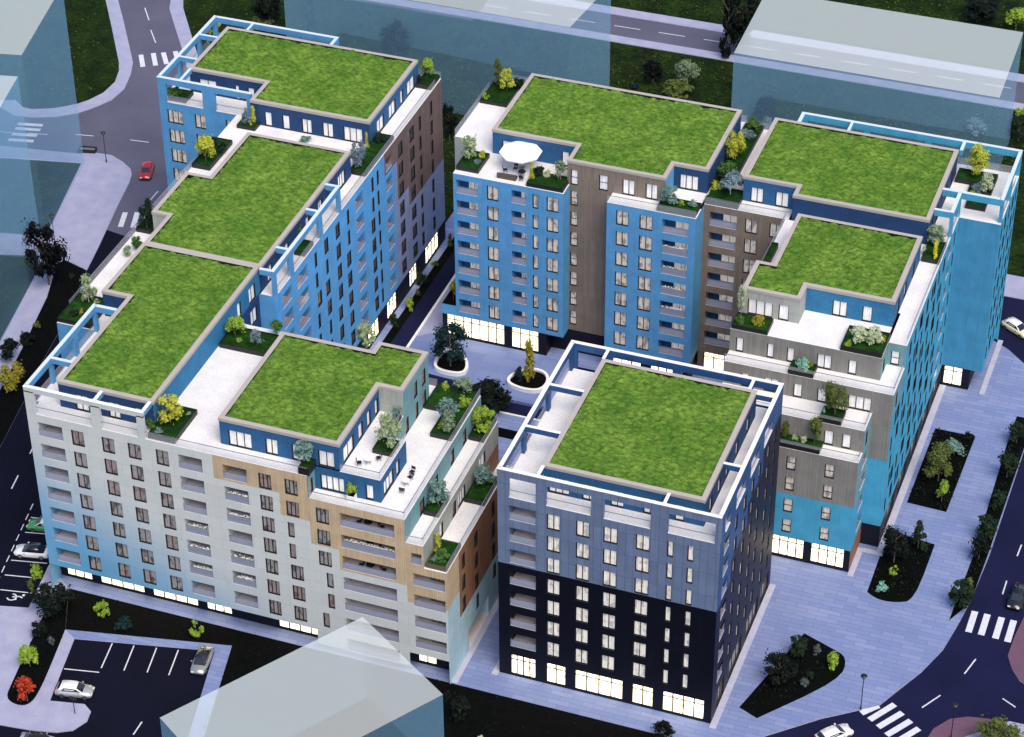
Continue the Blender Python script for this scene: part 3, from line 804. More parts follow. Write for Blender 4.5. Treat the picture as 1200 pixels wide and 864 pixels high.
# ======================= tower
tw = Building("apartment_tower", (12.3, 12.3, 0), "free standing tower with black lower floors and slate blue upper floors")
s_ops = []
for c in ((5.58, 7.08), (8.87, 10.38), (11.92, 13.46), (15.5, 17.03)): s_ops += W(c, rows(0, 7))
for c in ((18.95, 19.62), (21.16, 21.86)): s_ops += W(c, rows(0, 7), mull=1)
s_ops += Bc((1.33, 4.34), rows(0, 7), back="slate_panel", dep=2.7)
for a, b_, n in ((1.3, 4.34, 4), (5.5, 7.86, 2), (8.85, 14.52, 4), (15.5, 18.02, 2), (19.0, 23.86, 4)): s_ops.append(('s', a, b_, 0.12, 3.13, n))
tw.wall((0, 0), (24.65, 0), 0, PENT, lambda u, z: "slate_panel" if z > 16.35 else "black_panel", s_ops, zc=(16.35,))
def tz(u, z):
    lim = 16.35 if u < 5.2 else 19.4 if u < 11.2 else 22.45 if u < 17.0 else 25.4
    return "navy_panel" if z > lim else "midnight_panel"
e_ops = Bc((1.7, 3.9), rows(0, 7), back="navy_panel")
for c in ((6.0, 7.0), (9.3, 10.4), (12.5, 13.5), (15.3, 16.3), (18.9, 19.9), (21.7, 22.6)): e_ops += W(c, rows(0, 7), mull=1)
for a, b_ in ((2, 5), (7, 12), (14, 19), (20, 23.5)): e_ops.append(('w', a, b_, 0.12, 3.0, 'pane_bronze', 3))
tw.wall((24.65, 0), (24.65, 24.5), 0, PENT, tz, e_ops, uc=(5.2, 11.2, 17.0), zc=(16.35, 19.4, 22.45, 25.4))
n_ops = []
for c in ((2, 3.5), (6, 7.5), (10, 11.5), (14, 15.5), (18, 19.5)): n_ops += W(c, rows(0, 7))
tw.wall((24.65, 24.5), (0, 24.5), 0, PENT, tz, n_ops)
tw.wall((0, 24.5), (0, 0), 0, PENT, lambda u, z: "slate_panel" if z > 16.35 else "black_panel", n_ops, zc=(16.35,))
for a in ((0.4, 24.25, 0.003, 2.25, "S"), (0.003, 4.4, 2.25, 24.1, "W"), (22.2, 24.645, 2.25, 24.1, "E"), (4.4, 22.2, 22.3, 24.1, "")):
    tw.terrace(*a[:4], PENT, a[4])
pent_s = [('w', a, b_, 25.75, 27.8, "pane_pent", m_) for a, b_, m_ in ((5.0, 7.33, 3), (8.78, 10.3, 2), (11.93, 13.4, 2), (15.55, 17.0, 2), (19.0, 20.0, 1))]
tw.wall((4.4, 2.25), (22.2, 2.25), PENT, 28.9, "dark_blue_brick", shift(pent_s, 4.4))
tw.wall((22.2, 2.25), (22.2, 22.3), PENT, 28.9, "navy_brick", [('w', a, a + 1.1, 25.75, 27.8, "pane_pent", 1) for a in (2, 5.2, 8.2, 12.0, 16.4)])
tw.wall((22.2, 22.3), (4.4, 22.3), PENT, 28.9, "navy_brick"); tw.wall((4.4, 22.3), (4.4, 2.25), PENT, 28.9, "dark_blue_brick")
tw.green_roof([(4.4, 2.25), (22.2, 2.25), (22.2, 22.3), (4.4, 22.3)], 29.25)
posts = [(a, b_, 0, .4, PENT, 28.35, False, "slate_panel") for a, b_ in ((0, 1.3), (4.35, 5.5), (10.5, 11.9), (17.05, 18.95), (24.05, 24.65))]
tw.beams(posts + [(0, 24.65, 0, .4, 28.35, 29.25, True, "slate_panel"), (0, .4, .4, 24.1, 28.35, 29.25, True), (0, 24.65, 24.1, 24.5, 28.3, 29.25, True), (24.25, 24.65, .4, 24.1, 27.9, 29.25, True)]
         + [(0, .4, a, b_, PENT, 28.35, False) for a, b_ in ((7.5, 8.3), (15.5, 16.3), (23.5, 24.1))]
         + [(24.25, 24.65, a, b_, PENT, 27.9, False) for a, b_ in ((.4, 1.75), (3.9, 6.0), (9.8, 11.6), (15.2, 17.0), (20.6, 24.1))]
         + [(a, b_, 24.1, 24.5, PENT, 28.3, False) for a, b_ in ((0, .8), (4.2, 5.0), (12, 13), (23.9, 24.65))]
         + [(.4, 4.3, y, y + .3, 28.5, 29.2, True) for y in (7.9, 15.8)] + [(x, x + .3, .4, 2.15, 28.5, 29.2, True) for x in (4.3, 18.2)]
         + [(22.3, 24.25, y, y + .3, 28.5, 29.2, True) for y in (8.8, 21.7)] + [(x, x + .3, 22.4, 24.1, 28.5, 29.2, True) for x in (4.3, 21.2)], "navy_panel")
tw.finish()

# ======================= left courtyard building
lb = Building("apartment_block", (-40, 30, 0), "long left block with pale and blue front, tan boarding and four grass roofs")
YF = -3.82
lt = rows(0, 7)
ops = Bc((-53.1, -50.05), lt, back="sky_render", door="pane_dim", dep=2.6) + Bc((-35.85, -32.95), lt, back="sky_render", door="pane_dim", dep=2.6) + Bc((-30.5, -27.6), lt, back="sky_render", door="pane_dim", dep=2.6)
for c in ((-48.93, -47.4), (-45.15, -43.65), (-41.95, -40.4), (-38.53, -37.02), (-26.2, -24.72)): ops += W(c, lt, pane="pane_dim", mull=2 if c[0] < -30 else 3)
for k, t in enumerate(lt): ops += W((-23.1, -21.6) if k in (0, 1, 4, 5, 6) else (-23.1, -22.35), [t], pane="pane_dim", mull=3 if k in (0, 1, 4, 5, 6) else 1)
def fz(x, z):
    if -31.66 < x <= -23.86 and z > 22.42: return "tan_board"
    if -23.86 < x <= -20.4 and z > 19.35: return "tan_board"
    if -20.4 < x <= -17.1 and z > 16.2: return "tan_board"
    if -17.1 < x <= -9.2 and z > 13.35: return "tan_board"
    if -9.2 < x and z > 11.0: return "tan_board"
    return "painted_panel"
ZC = (22.42, 19.35, 16.2, 13.35, 11.0)
lb.wall((-54.3, YF), (-20.4, YF), 3.5, PENT, lambda u, z: fz(u - 54.3, z), shift(ops, -54.3), uc=(54.3 - 31.66, 54.3 - 23.86), zc=ZC)
ops = []
for k, t in enumerate(rows(1, 7)): ops += W((-19.6, -18.08) if k < 3 else (-18.8, -18.02) if k < 5 else (-19.55, -18.8), [t], pane="pane_dim", mull=3 if k < 3 else 1)
ops += Bc((-16.8, -10.45), [t - .02 for t in rows(1, 8)], h=1.85, back="light_grey_board", door="pane_dim", dep=1.9)
lb.wall((-20.4, YF), (-9.2, YF), 3.5, 22.65, lambda u, z: fz(u - 20.4, z), shift(ops, -20.4), uc=(3.3,), zc=ZC)
ops = Bc((-8.45, -4.75), [t - .1 for t in rows(3, 7)], h=1.75, back="light_grey_board", door="pane_dim", dep=1.5)
lb.wall((-9.2, YF), (-4.5, YF), 3.5, 16.4, lambda u, z: fz(u - 9.2, z), shift(ops, -9.2), zc=ZC)
lb.wall((-9.2, YF), (-7.15, YF), 16.4, 19.5, "tan_board", shift(Bc((-8.6, -7.4), [18.25], h=1.6, back="light_grey_board", door="pane_dim"), -9.2))
gops = [('s', a, b_, .1, 3.35, n) for a, b_, n in ((-53.6, -50.2, 3), (-49.2, -43.4, 4), (-42.4, -36.5, 4), (-35.5, -32.2, 3), (-26.4, -21.0, 4), (-20.0, -14.0, 4), (-9.2, -6.9, 2))]
lb.wall((-54.3, -1.6), (-4.5, -1.6), 0, 3.5, "dark_plinth", shift(gops, -54.3))
so = MB(); so.face([(-54.3, YF, 3.5), (-54.3, -1.6, 3.5), (-4.5, -1.6, 3.5), (-4.5, YF, 3.5)], "soffit")
lb.part(so, "soffit")
# west and north sides
wops = []
for k in range(6): wops += W((2.0 + 7.5 * k, 3.5 + 7.5 * k), lt, pane="pane_dim")
lb.wall((-54.3, 12.6), (-54.3, YF), 0, PENT, "painted_panel", W((3, 4.5), lt, pane="pane_dim") + W((9, 10.5), lt, pane="pane_dim"))
lb.wall((-59.3, 12.6), (-54.3, 12.6), 0, PENT, "sky_render")
lb.wall((-59.3, 62.3), (-59.3, 12.6), 0, PENT, "blue_render", wops)
sops = W((-69.5, -67.3), rows(0, 8), h=2.05, pane="pane_warm", mull=3) + W((-65.5, -63.95), rows(0, 8), pane="pane_warm", mull=2) + W((-60.95, -60.3), rows(0, 8), pane="pane_warm", mull=1)
lb.wall((-70.6, 62.3), (-59.3, 62.3), 0, PENT, "sky_render", shift(sops, -70.6))
lb.wall((-70.6, 80.0), (-70.6, 62.3), 0, PENT, "sky_render", W((3, 4.5), lt) + W((9, 10.5), lt))
lb.wall((-37.4, 80.0), (-70.6, 80.0), 0, PENT, "blue_render", W((3, 4.5), lt) + W((9, 10.5), lt) + W((15, 16.5), lt) + W((21, 22.5), lt) + W((27, 28.5), lt))
# facade on the inner street
XE = -37.35
def ez(y, z):
    if y > 59.6 and z > 22.3 or y > 63.7 and z > 16.2 or y > 67.4 and z > 13.15: return "russet_board"
    if y > 62.8: return "lavender_render"
    return "blue_render"
eo = []
et = rows(0, 7, 24.6)
eo += Bc((27.6, 30.3), et, back="blue_render", door="pane_bronze", dep=1.3) + Bc((31.9, 35.0), et, back="blue_render", door="pane_bronze", dep=1.3)
for k, t in enumerate(et):
    eo += W((37.1, 37.8) if k % 3 != 2 else (37.3, 38.6), [t], pane="pane_bronze", mull=1 if k % 3 != 2 else 2)
    eo += W((40.1, 41.3) if k % 3 == 0 else (39.9, 41.2) if k == 2 else (40.3, 41.0), [t], pane="pane_bronze", mull=2 if k % 3 == 0 or k == 2 else 1)
    eo += W((43.6, 44.9) if k < 4 else (43.3, 44.5), [t], pane="pane_bronze", mull=2)
    eo += W((47.2, 47.9) if k < 2 else (46.6, 47.9), [t], pane="pane_bronze", mull=1 if k < 2 else 2)
eo += Bc((50.0, 52.5), et, back="blue_render", door="pane_bronze", dep=1.3)
for k, t in enumerate(et):
    eo += W((54.7, 55.9) if k > 1 else (55.2, 55.9), [t], pane="pane_bronze", mull=2 if k > 1 else 1)
    eo += W((57.0, 57.6), [t], pane="pane_bronze", mull=1)
eo += Bc((60.0, 62.1), et, back="blue_render", door="pane_bronze", dep=1.3)
for c, m_ in (((64.2, 65.75), 2), ((68.2, 69.75), 2), ((71.5, 72.3), 1), ((75.6, 76.4), 1)): eo += W(c, rows(0, 7, 24.4), pane="pane_bronze", mull=m_)
lb.wall((XE, 25.8), (XE, 80.0), 3.2, PENT, lambda u, z: ez(u + 25.8, z), shift(eo, 25.8), uc=(59.6 - 25.8, 63.7 - 25.8, 67.4 - 25.8, 62.8 - 25.8), zc=(22.3, 16.2, 13.15))
lb.wall((XE - .02, 25.8), (XE - .02, 80.0), 0, 3.2, "dark_plinth", shift([('s', a, b_, .1, 3.0, n) for a, b_, n in ((33, 39, 4), (42, 48, 4), (52.0, 55.8, 3), (58.6, 62.0, 3), (66.6, 69.4, 3), (72.5, 77.5, 4))], 25.8))
lb.wall((-39.5, 25.8), (XE, 25.8), 0, PENT, "blue_render")
lb.wall((-39.5, 19.6), (-39.5, 25.8), 0, PENT, "navy_brick", W((3.6, 5.4), rows(0, 8), pane="pane_pent"))
lb.wall((-4.5, 19.6), (-39.5, 19.6), 0, 13.3, "blue_render", W((6, 7.5), rows(4, 7)) + W((14, 15.5), rows(4, 7)) + W((24, 25.5), rows(4, 7)))
lb.wall((-7.15, 19.6), (-39.5, 19.6), 13.3, 19.5, "blue_render", W((4, 5.5), rows(2, 4)) + W((14, 15.5), rows(2, 4)) + W((24, 25.5), rows(2, 4)))
lb.wall((-9.2, 19.6), (-39.5, 19.6), 19.5, 22.6, "blue_render"); lb.wall((-24.0, 19.6), (-39.5, 19.6), 22.6, PENT, "blue_render")
# stepped east end
lb.wall((-20.35, YF), (-20.35, -1.95), 22.6, PENT, "teal_board", [('w', .5, 1.3, 22.75, 24.7, "pane_dim", 1)])
lb.wall((-20.35, -1.95), (-12.65, -1.95), 22.6, PENT, "dark_blue_brick", shift([('w', -19.7, -16.9, 22.72, 24.7, "pane_pent", 4), ('w', -14.4, -13.5, 22.72, 24.7, "pane_pent", 1)], -20.35))
lb.wall((-12.65, -1.95), (-12.65, 5.5), 22.6, PENT, "dark_blue_brick", shift([('w', -1.0, 1.75, 22.72, 24.7, "pane_pent", 3), ('w', 2.6, 3.5, 22.72, 24.7, "pane_pent", 1)], -1.95))
lb.wall((-12.65, 5.5), (-14.5, 5.5), 22.6, PENT, "teal_board"); lb.wall((-14.5, 5.5), (-14.5, 9.45), 22.6, PENT, "teal_board")
lb.wall((-9.2, YF), (-9.2, 19.6), 19.5, 22.6, "teal_board", shift([('w', .5, 1.9, 19.6, 21.6, "pane_dim", 2), ('w', 9.86, 10.95, 19.6, 21.6, "pane_dim", 1), ('w', 13.66, 14.8, 19.6, 21.6, "pane_dim", 1), ('w', 5.0, 6.0, 19.6, 21.6, "pane_dim", 1)], YF))
lb.wall((-7.15, YF), (-7.15, 19.6), 16.4, 19.5, "light_grey_board", shift([('w', 1.0, 2.05, 16.5, 18.5, "pane_pent", 1), ('w', 4.9, 6.0, 16.5, 18.5, "pane_dim", 1), ('w', 6.7, 8.9, 16.5, 18.5, "pane_pent", 3), ('w', 13.3, 15.3, 16.5, 18.5, "pane_pent", 2)], YF))
ops = []
for t in (15.3, 12.2, 9.1): ops += W((.6, 1.6), [t], pane="pane_bronze", mull=1) + W((4.5, 5.55), [t], pane="pane_bronze", mull=1) + W((10.1, 11.05), [t], pane="pane_bronze", mull=1)
ops += W((4.8, 5.6), [6.0], pane="pane_dim", mull=1) + W((10.3, 11.2), [6.0], pane="pane_dim", mull=1)
ops += [('b', 2.2, 8.6, .05, 3.0, 2.0, "brown_board", "pane_dim", False)]
lb.wall((-4.5, YF), (-4.5, 13.2), 0, 16.4, lambda u, z: ("copper_board" if z > 6.9 else "pale_blue_panel") if u > 3.6 else "pale_blue_panel" if z < 11 else "tan_board", shift(ops, YF), uc=(3.6,), zc=(6.9, 11))
lb.wall((-4.5, 13.2), (-4.5, 19.6), 0, 13.3, lambda u, z: "copper_board" if z > 6.9 else "pale_blue_panel", W((2, 3), [12.2, 9.1], pane="pane_bronze", mull=1), zc=(6.9,))
lb.wall((-7.15, 13.2), (-7.15, 19.6), 13.3, 16.4, "copper_board", [('w', 1.5, 2.6, 13.5, 15.6, "pane_white", 1)])
lb.wall((-4.5, 13.2), (-7.15, 13.2), 13.3, 16.4, "copper_board")
# terraces
lb.terrace(-53.9, -39.5, YF + .003, -1.6, PENT, "S"); lb.terrace(-54.297, -51.2, -1.6, 12.6, PENT, "W")
lb.terrace(-59.297, -51.1, 12.603, 15.7, PENT); lb.terrace(-59.297, -54.55, 15.7, 32.8, PENT, "W"); lb.terrace(-59.297, -56.65, 32.8, 42.4, PENT, "W")
lb.terrace(-59.297, -53.4, 42.4, 53.5, PENT, "W"); lb.terrace(-59.297, -39.8, 53.5, 61.0, PENT); lb.terrace(-59.297, -56.5, 61.0, 62.3, PENT)
lb.terrace(-70.597, -56.5, 62.303, 65.9, PENT, "S"); lb.terrace(-70.597, -67.6, 65.9, 77.8, PENT, "W"); lb.terrace(-70.597, -37.4, 77.8, 79.997, PENT, "N")
lb.terrace(-39.8, XE - .003, 53.5, 77.8, PENT, "E"); lb.terrace(-39.3, XE - .003, 25.803, 53.5, PENT, "E")
lb.terrace(-39.5, -31.5, YF + .003, 19.597, PENT, "S"); lb.terrace(-31.5, -20.35, YF + .003, -1.75, PENT, "S"); lb.terrace(-31.5, -20.4, 15.2, 19.597, PENT)
lb.terrace(-17.35, -12.653, -1.947, 5.497, PENT, "SE"); lb.terrace(-17.35, -14.503, 5.497, 9.45, PENT, "E")
lb.terrace(-20.35, -12.65, YF + .003, -1.95, 22.6, "S"); lb.terrace(-12.65, -9.203, YF + .003, 5.5, 22.6, "SE"); lb.terrace(-14.5, -9.203, 5.5, 19.597, 22.6, "E"); lb.terrace(-20.4, -14.5, 17.0, 19.597, 22.6, "N")
lb.terrace(-9.2, -7.153, YF + .003, 19.597, 19.5, "SE"); lb.terrace(-7.15, -4.503, YF + .003, 13.197, 16.4, "E"); lb.terrace(-7.15, -4.503, 13.2, 19.597, 13.3, "E")
# penthouse walls
def pent(b, edges, z0=PENT, z1=28.9):
    for p0, p1, mat, ops in edges: b.wall(p0, p1, z0, z1, mat, ops)
def pw(base, *spans, z=PENT + .05, h=2.1, pane="pane_pent"):
    return [('w', a - base, b_ - base, z, z + h, pane, m_) for a, b_, m_ in spans]
pent(lb, [((-51.2, -1.6), (-39.5, -1.6), "navy_brick", pw(-51.2, (-49.25, -47.65, 2), (-45.15, -43.75, 2), (-41.9, -41.1, 1))),
          ((-39.5, -1.6), (-39.5, 26.35), "bright_blue_brick", pw(-1.6, (20.0, 21.0, 1), (23.2, 24.95, 2))),
          ((-54.6, 26.35), (-54.6, 15.7), "navy_brick", []), ((-54.6, 15.7), (-51.2, 15.7), "navy_brick", []), ((-51.2, 15.7), (-51.2, -1.6), "navy_brick", pw(0, (4, 5.5, 2), (10, 11.5, 2)))])
pent(lb, [((-39.3, 26.35), (-39.3, 53.5), "navy_brick", pw(26.35, (28.1, 29.5, 2), (33.2, 34.3, 1), (39.4, 40.5, 1), (43.2, 44.5, 2), (49.4, 51.7, 3))),
          ((-39.3, 53.5), (-53.4, 53.5), "navy_brick", []), ((-53.4, 53.5), (-53.4, 42.4), "navy_brick", []), ((-53.4, 42.4), (-56.65, 42.4), "navy_brick", []),
          ((-56.65, 42.4), (-56.65, 32.8), "grey_board", []), ((-56.65, 32.8), (-54.45, 32.8), "light_grey_board", []), ((-54.45, 32.8), (-54.45, 26.35), "navy_brick", []), ((-54.45, 26.35), (-39.3, 26.35), "navy_brick", [])])
pent(lb, [((-67.6, 65.9), (-56.5, 65.9), "navy_brick", pw(-67.6, (-66.3, -63.8, 2), (-61.1, -60.5, 1), (-59.25, -58.3, 1))),
          ((-56.5, 65.9), (-56.5, 61.0), "navy_brick", []),
          ((-56.5, 61.0), (-39.8, 61.0), "navy_brick", pw(-56.5, (-54.6, -53.6, 1), (-52.08, -51.08, 1), (-49.33, -47.95, 2), (-46.43, -44.95, 2), (-43.5, -40.87, 3))),
          ((-39.8, 61.0), (-39.8, 77.8), "dark_blue_brick", pw(61.0, (63.4, 65.8, 2), (67.5, 69.8, 2), (71.5, 72.5, 1), (73.9, 76.5, 2))),
          ((-39.8, 77.8), (-67.6, 77.8), "navy_brick", []), ((-67.6, 77.8), (-67.6, 65.9), "navy_brick", [])])
pent(lb, [((-31.5, -1.75), (-17.35, -1.75), "dark_blue_brick", pw(-31.5, (-30.5, -27.75, 3), (-26.1, -24.65, 2), (-22.97, -21.6, 2), (-19.87, -18.0, 2))),
          ((-17.35, -1.75), (-17.35, 9.45), "dark_blue_brick", pw(-1.75, (-.7, 2.15, 2), (3.5, 4.7, 1), (5.95, 6.95, 1), (8.2, 9.1, 1))),
          ((-17.35, 9.45), (-14.5, 9.45), "light_grey_board", []),
          ((-14.5, 17.0), (-20.4, 17.0), "navy_brick", []), ((-20.4, 17.0), (-20.4, 15.2), "navy_brick", []), ((-20.4, 15.2), (-31.5, 15.2), "navy_brick", []), ((-31.5, 15.2), (-31.5, -1.75), "navy_brick", [])])
lb.wall((-14.5, 9.45), (-14.5, 17.0), 22.6, 28.9, "teal_board", shift([('w', 12.6, 13.6, 25.7, 27.8, "pane_dim", 1), ('w', 15.0, 16.1, 25.7, 27.8, "pane_dim", 1), ('w', 12.9, 13.7, 22.72, 24.8, "pane_dim", 1), ('w', 15.0, 16.1, 22.72, 24.8, "pane_dim", 1), ('w', 9.9, 10.8, 22.72, 24.8, "pane_dim", 1)], 9.45))
lb.green_roof([(-51.2, -1.6), (-39.5, -1.6), (-39.5, 26.35), (-54.6, 26.35), (-54.6, 15.7), (-51.2, 15.7)], 29.25)
lb.green_roof([(-54.45, 26.35), (-39.3, 26.35), (-39.3, 53.5), (-53.4, 53.5), (-53.4, 42.4), (-56.65, 42.4), (-56.65, 32.8), (-54.45, 32.8)], 29.262)
lb.green_roof([(-67.6, 65.9), (-56.5, 65.9), (-56.5, 61.0), (-39.8, 61.0), (-39.8, 77.8), (-67.6, 77.8)], 29.25)
lb.green_roof([(-31.5, -1.75), (-17.35, -1.75), (-17.35, 9.45), (-14.5, 9.45), (-14.5, 17.0), (-20.4, 17.0), (-20.4, 15.2), (-31.5, 15.2)], 29.25)
# roof frames
F1 = [(a, b_, YF, YF + .4, PENT, 28.75, False, "painted_panel") for a, b_ in ((-54.3, -53.1), (-46.1, -45.0), (-40.5, -39.65))]
F1 += [(-54.3, -39.65, YF, YF + .4, 28.6, 29.25, True, "painted_panel"), (-45.9, -45.55, YF + .4, -1.66, 28.6, 29.22, True, "sky_render"), (-40.0, -39.65, YF + .4, -1.66, 28.6, 29.22, True, "sky_render")]
lb.beams(F1, "painted_panel")
F1 = [(-54.3, -53.9, YF + .4, 13.0, 28.45, 29.25, True), (-53.9, -51.3, 12.6, 13.0, 28.45, 29.25, True),
       (-53.9, -51.3, 1.9, 2.25, 28.55, 29.22, True)]
F1 += [(-54.3, -53.9, a, b_, PENT, 28.45, False) for a, b_ in ((1.8, 2.4), (7.3, 8.1), (12.4, 13.0))]
lb.beams(F1, "sky_render", "blue_cap")
lb.beams([(-37.75, XE, 25.8, 45.7, 28.45, 29.25, True)] + [(-37.75, XE, a, b_, PENT, 28.45, False) for a, b_ in ((25.8, 26.5), (30.3, 31.3), (39.0, 40.0), (45.0, 45.7))]
         + [(-39.24, -37.75, y, y + .35, 28.5, 29.22, True) for y in (25.8, 30.6, 39.4, 45.35)], "sky_render", "blue_cap")
F3 = [(a, b_, 62.3, 62.7, PENT, 28.4, False) for a, b_ in ((-70.6, -69.4), (-64.1, -62.3), (-57.7, -57.0))]
F3 += [(-70.6, -57.0, 62.3, 62.7, 28.4, 29.25, True), (-70.6, -70.2, 62.7, 80.0, 28.45, 29.25, True), (-70.2, -52.1, 79.6, 80.0, 28.45, 29.25, True), (-52.5, -52.1, 77.86, 79.6, 28.45, 29.25, True)]
F3 += [(-70.6, -70.2, a, b_, PENT, 28.45, False) for a, b_ in ((68.0, 69.0), (74.2, 75.0), (79.2, 80.0))] + [(a, a + .8, 79.6, 80.0, PENT, 28.45, False) for a in (-66, -58.5, -52.9)]
F3 += [(-70.2, -67.66, y, y + .3, 28.55, 29.22, True) for y in (68.2, 74.5)] + [(-67.5, -67.2, 62.7, 65.84, 28.55, 29.22, True), (-64.8, -64.5, 77.86, 79.6, 28.55, 29.22, True)]
lb.beams(F3, "sky_render", "blue_cap")
lb.finish()

# ======================= middle block
mb_ = Building("apartment_block", (-12, 70, 0), "middle block behind the courtyard, sky blue facades either side of a recessed grey boarded strip")
PM = 3.075
mt = rows(0, 7, 24.84, PM)
ops = Bc((-27.0, -24.05), mt, h=2.0) + Bc((-19.55, -17.55), mt, h=1.9) + W((-22.82, -21.3), mt, 2.12, "pane_warm") + W((-16.7, -15.95), mt, 2.1, "pane_warm", 1) + W((-14.82, -13.24), mt, 2.12, "pane_warm")
bz = lambda u, z: "sky_render"
mb_.wall((-27.4, 58.3), (-12.6, 58.3), 3.6, PENT, bz, shift(ops, -27.4), zc=(17.6,))
mb_.wall((-12.6, 58.3), (-12.6, 60.65), 3.4, PENT, bz, zc=(17.6,))
mb_.wall((-29.4, 58.45), (-14.9, 58.45), 0, 3.6, "dark_plinth", shift([('s', -28.9, -20.7, .15, 3.5, 7), ('s', -19.8, -15.95, .15, 3.5, 3)], -29.4))
mb_.wall((-14.9, 58.45), (-14.9, 60.5), 0, 3.4, "dark_plinth")
mb_.wall((-14.9, 60.5), (-6.9, 60.5), 0, 3.35, "dark_plinth")
mb_.wall((-12.6, 60.65), (-6.9, 60.65), 3.35, PENT, "brown_board", shift(W((-12.45, -11.5), mt, 2.15, "pane_warm", 'cross'), -12.6))
lowb = MB(); lowb.box(-29.4, -27.4, 58.303, 63.0, 3.6, 5.15, "blue_render", "bed_soil"); mb_.part(lowb, "low_roof")
so = MB(); so.face([(-27.4, 58.3, 3.6), (-27.4, 58.45, 3.6), (-12.6, 58.45, 3.6), (-12.6, 58.3, 3.6)], "soffit"); so.face([(-14.9, 58.45, 3.4), (-14.9, 60.65, 3.4), (-12.6, 60.65, 3.4), (-12.6, 58.45, 3.4)], "soffit"); mb_.part(so, "soffit")
nt = rows(0, 7, 24.8, PM)
ops = W((-5.65, -4.02), nt, 2.12, "pane_warm") + W((-2.6, -.9), nt, 2.12, "pane_warm") + Bc((.35, 3.72), nt, h=2.0)
mb_.wall((-6.9, 58.3), (4.65, 58.3), 3.4, PENT, bz, shift(ops, -6.9), zc=(17.6,))
mb_.wall((4.65, 58.3), (4.65, 61.9), 3.4, PENT, bz, zc=(17.6,))
mb_.wall((-6.9, 58.5), (4.4, 58.5), 0, 3.4, "dark_plinth", [('s', 1.0, 5.0, .15, 3.2, 3), ('s', 6.2, 10.6, .15, 3.2, 4)]); mb_.wall((4.4, 58.5), (4.4, 61.9), 0, 3.4, "dark_plinth")
mb_.wall((-6.9, 60.65), (-6.9, 58.3), 0, PENT, bz, zc=(17.6,)); mb_.wall((-27.4, 66.7), (-27.4, 58.3), 0, PENT, "blue_render")
mb_.wall((-30.4, 66.7), (-27.4, 66.7), 0, PENT, "light_grey_board"); mb_.wall((-30.4, 82.5), (-30.4, 66.7), 0, PENT, "blue_render", W((3, 4.5), mt) + W((9, 10.5), mt)); mb_.wall((4.3, 82.5), (-30.4, 82.5), 0, PENT, "blue_render", W((3, 4.5), mt) + W((9, 10.5), mt) + W((16, 17.5), mt) + W((24, 25.5), mt))
mb_.terrace(-27.397, -12.603, 58.303, 64.5, PENT, ""); mb_.terrace(-27.397, -24.3, 64.5, 66.7, PENT, "W"); mb_.terrace(-30.397, -24.3, 66.703, 79.5, PENT, "W"); mb_.terrace(-30.397, 4.3, 79.5, 82.497, PENT, "N")
mb_.terrace(-6.897, 4.647, 58.303, 60.65, PENT, "S"); mb_.terrace(-.1, 4.3, 60.65, 64.3, PENT)
pent(mb_, [((-24.3, 64.5), (-12.9, 64.5), "dark_blue_brick", pw(-24.3, (-23.0, -20.6, 2), (-14.97, -14.0, 1))),
           ((-12.9, 64.5), (-12.9, 60.65), "grey_board", []),
           ((-.1, 60.65), (-.1, 64.3), "sky_render", []), ((-.1, 64.3), (4.3, 64.3), "navy_brick", pw(-.1, (.68, 3.1, 3))),
           ((4.3, 64.3), (4.3, 79.5), "navy_brick", []), ((4.3, 79.5), (-24.3, 79.5), "navy_brick", []), ((-24.3, 79.5), (-24.3, 64.5), "dark_blue_brick", pw(0, (3, 5, 2)))])
mb_.wall((-12.9, 60.65), (-.1, 60.65), PENT, 28.9, "brown_board", pw(-12.9, (-12.45, -11.5, 'cross'), (-8.72, -7.55, 'cross'), (-5.65, -4.05, 2), (-2.62, -1.08, 2), h=2.2))
mb_.green_roof([(-24.3, 64.5), (-12.9, 64.5), (-12.9, 60.65), (-.1, 60.65), (-.1, 64.3), (4.3, 64.3), (4.3, 79.5), (-24.3, 79.5)], 29.25)
mb_.finish()

# ======================= right stepped block
rb = Building("apartment_block", (25, 60, 0), "right stepped block with grey boarded terraces, cyan side wall and two grass roofs")
kt = rows(0, 7, 24.75, 3.03)
ops = Bc((5.4, 8.9), kt, h=2.02, back="dark_blue_brick") + W((9.97, 11.55), kt, 2.1, "pane_warm") + W((13.1, 14.75), kt, 2.1, "pane_warm") + [('s', 5.4, 9.6, .15, 3.2, 3)]
rb.wall((4.65, 61.9), (15.0, 61.9), 0, PENT, "brown_board", shift(ops, 4.65))
# step A (22.6 - 25.7), B (19.5 - 22.6), C (16.4 - 19.5), D (0 - 16.4)
wsp = lambda base, z0, z1, *sp, pane="pane_pent": [('w', a - base, b_ - base, z0, z1, pane, m_) for a, b_, m_ in sp]
rb.wall((15.0, 37.45), (32.9, 37.45), 22.6, PENT, "grey_board", wsp(15.0, 22.66, 24.62, (15.76, 16.64, 1), (19.47, 20.29, 1), (21.85, 22.74, 1), (25.42, 27.13, 2), (29.1, 30.08, 1)))
rb.wall((32.9, 37.45), (32.9, 40.8), 22.6, PENT, "teal_board", wsp(0, 22.66, 24.6, (1.2, 2.0, 1)))
rb.wall((32.9, 40.8), (35.05, 40.8), 22.6, PENT, "teal_board", wsp(32.9, 22.72, 24.62, (33.3, 34.3, 'cross')))
rb.wall((15.0, 35.2), (35.05, 35.2), 19.5, 22.6, "grey_board", wsp(15.0, 19.56, 21.42, (17.2, 18.1, 1), (19.9, 21.6, 2), (23.41, 24.43, 1), (26.24, 27.3, 1), (29.86, 32.58, 3)))
rb.wall((15.0, 31.6), (32.8, 31.6), 16.4, 19.5, "grey_board", wsp(15.0, 16.5, 18.48, (17, 18, 1), (20, 21, 1), (28.17, 29.26, 1), (30.27, 31.31, 1)))
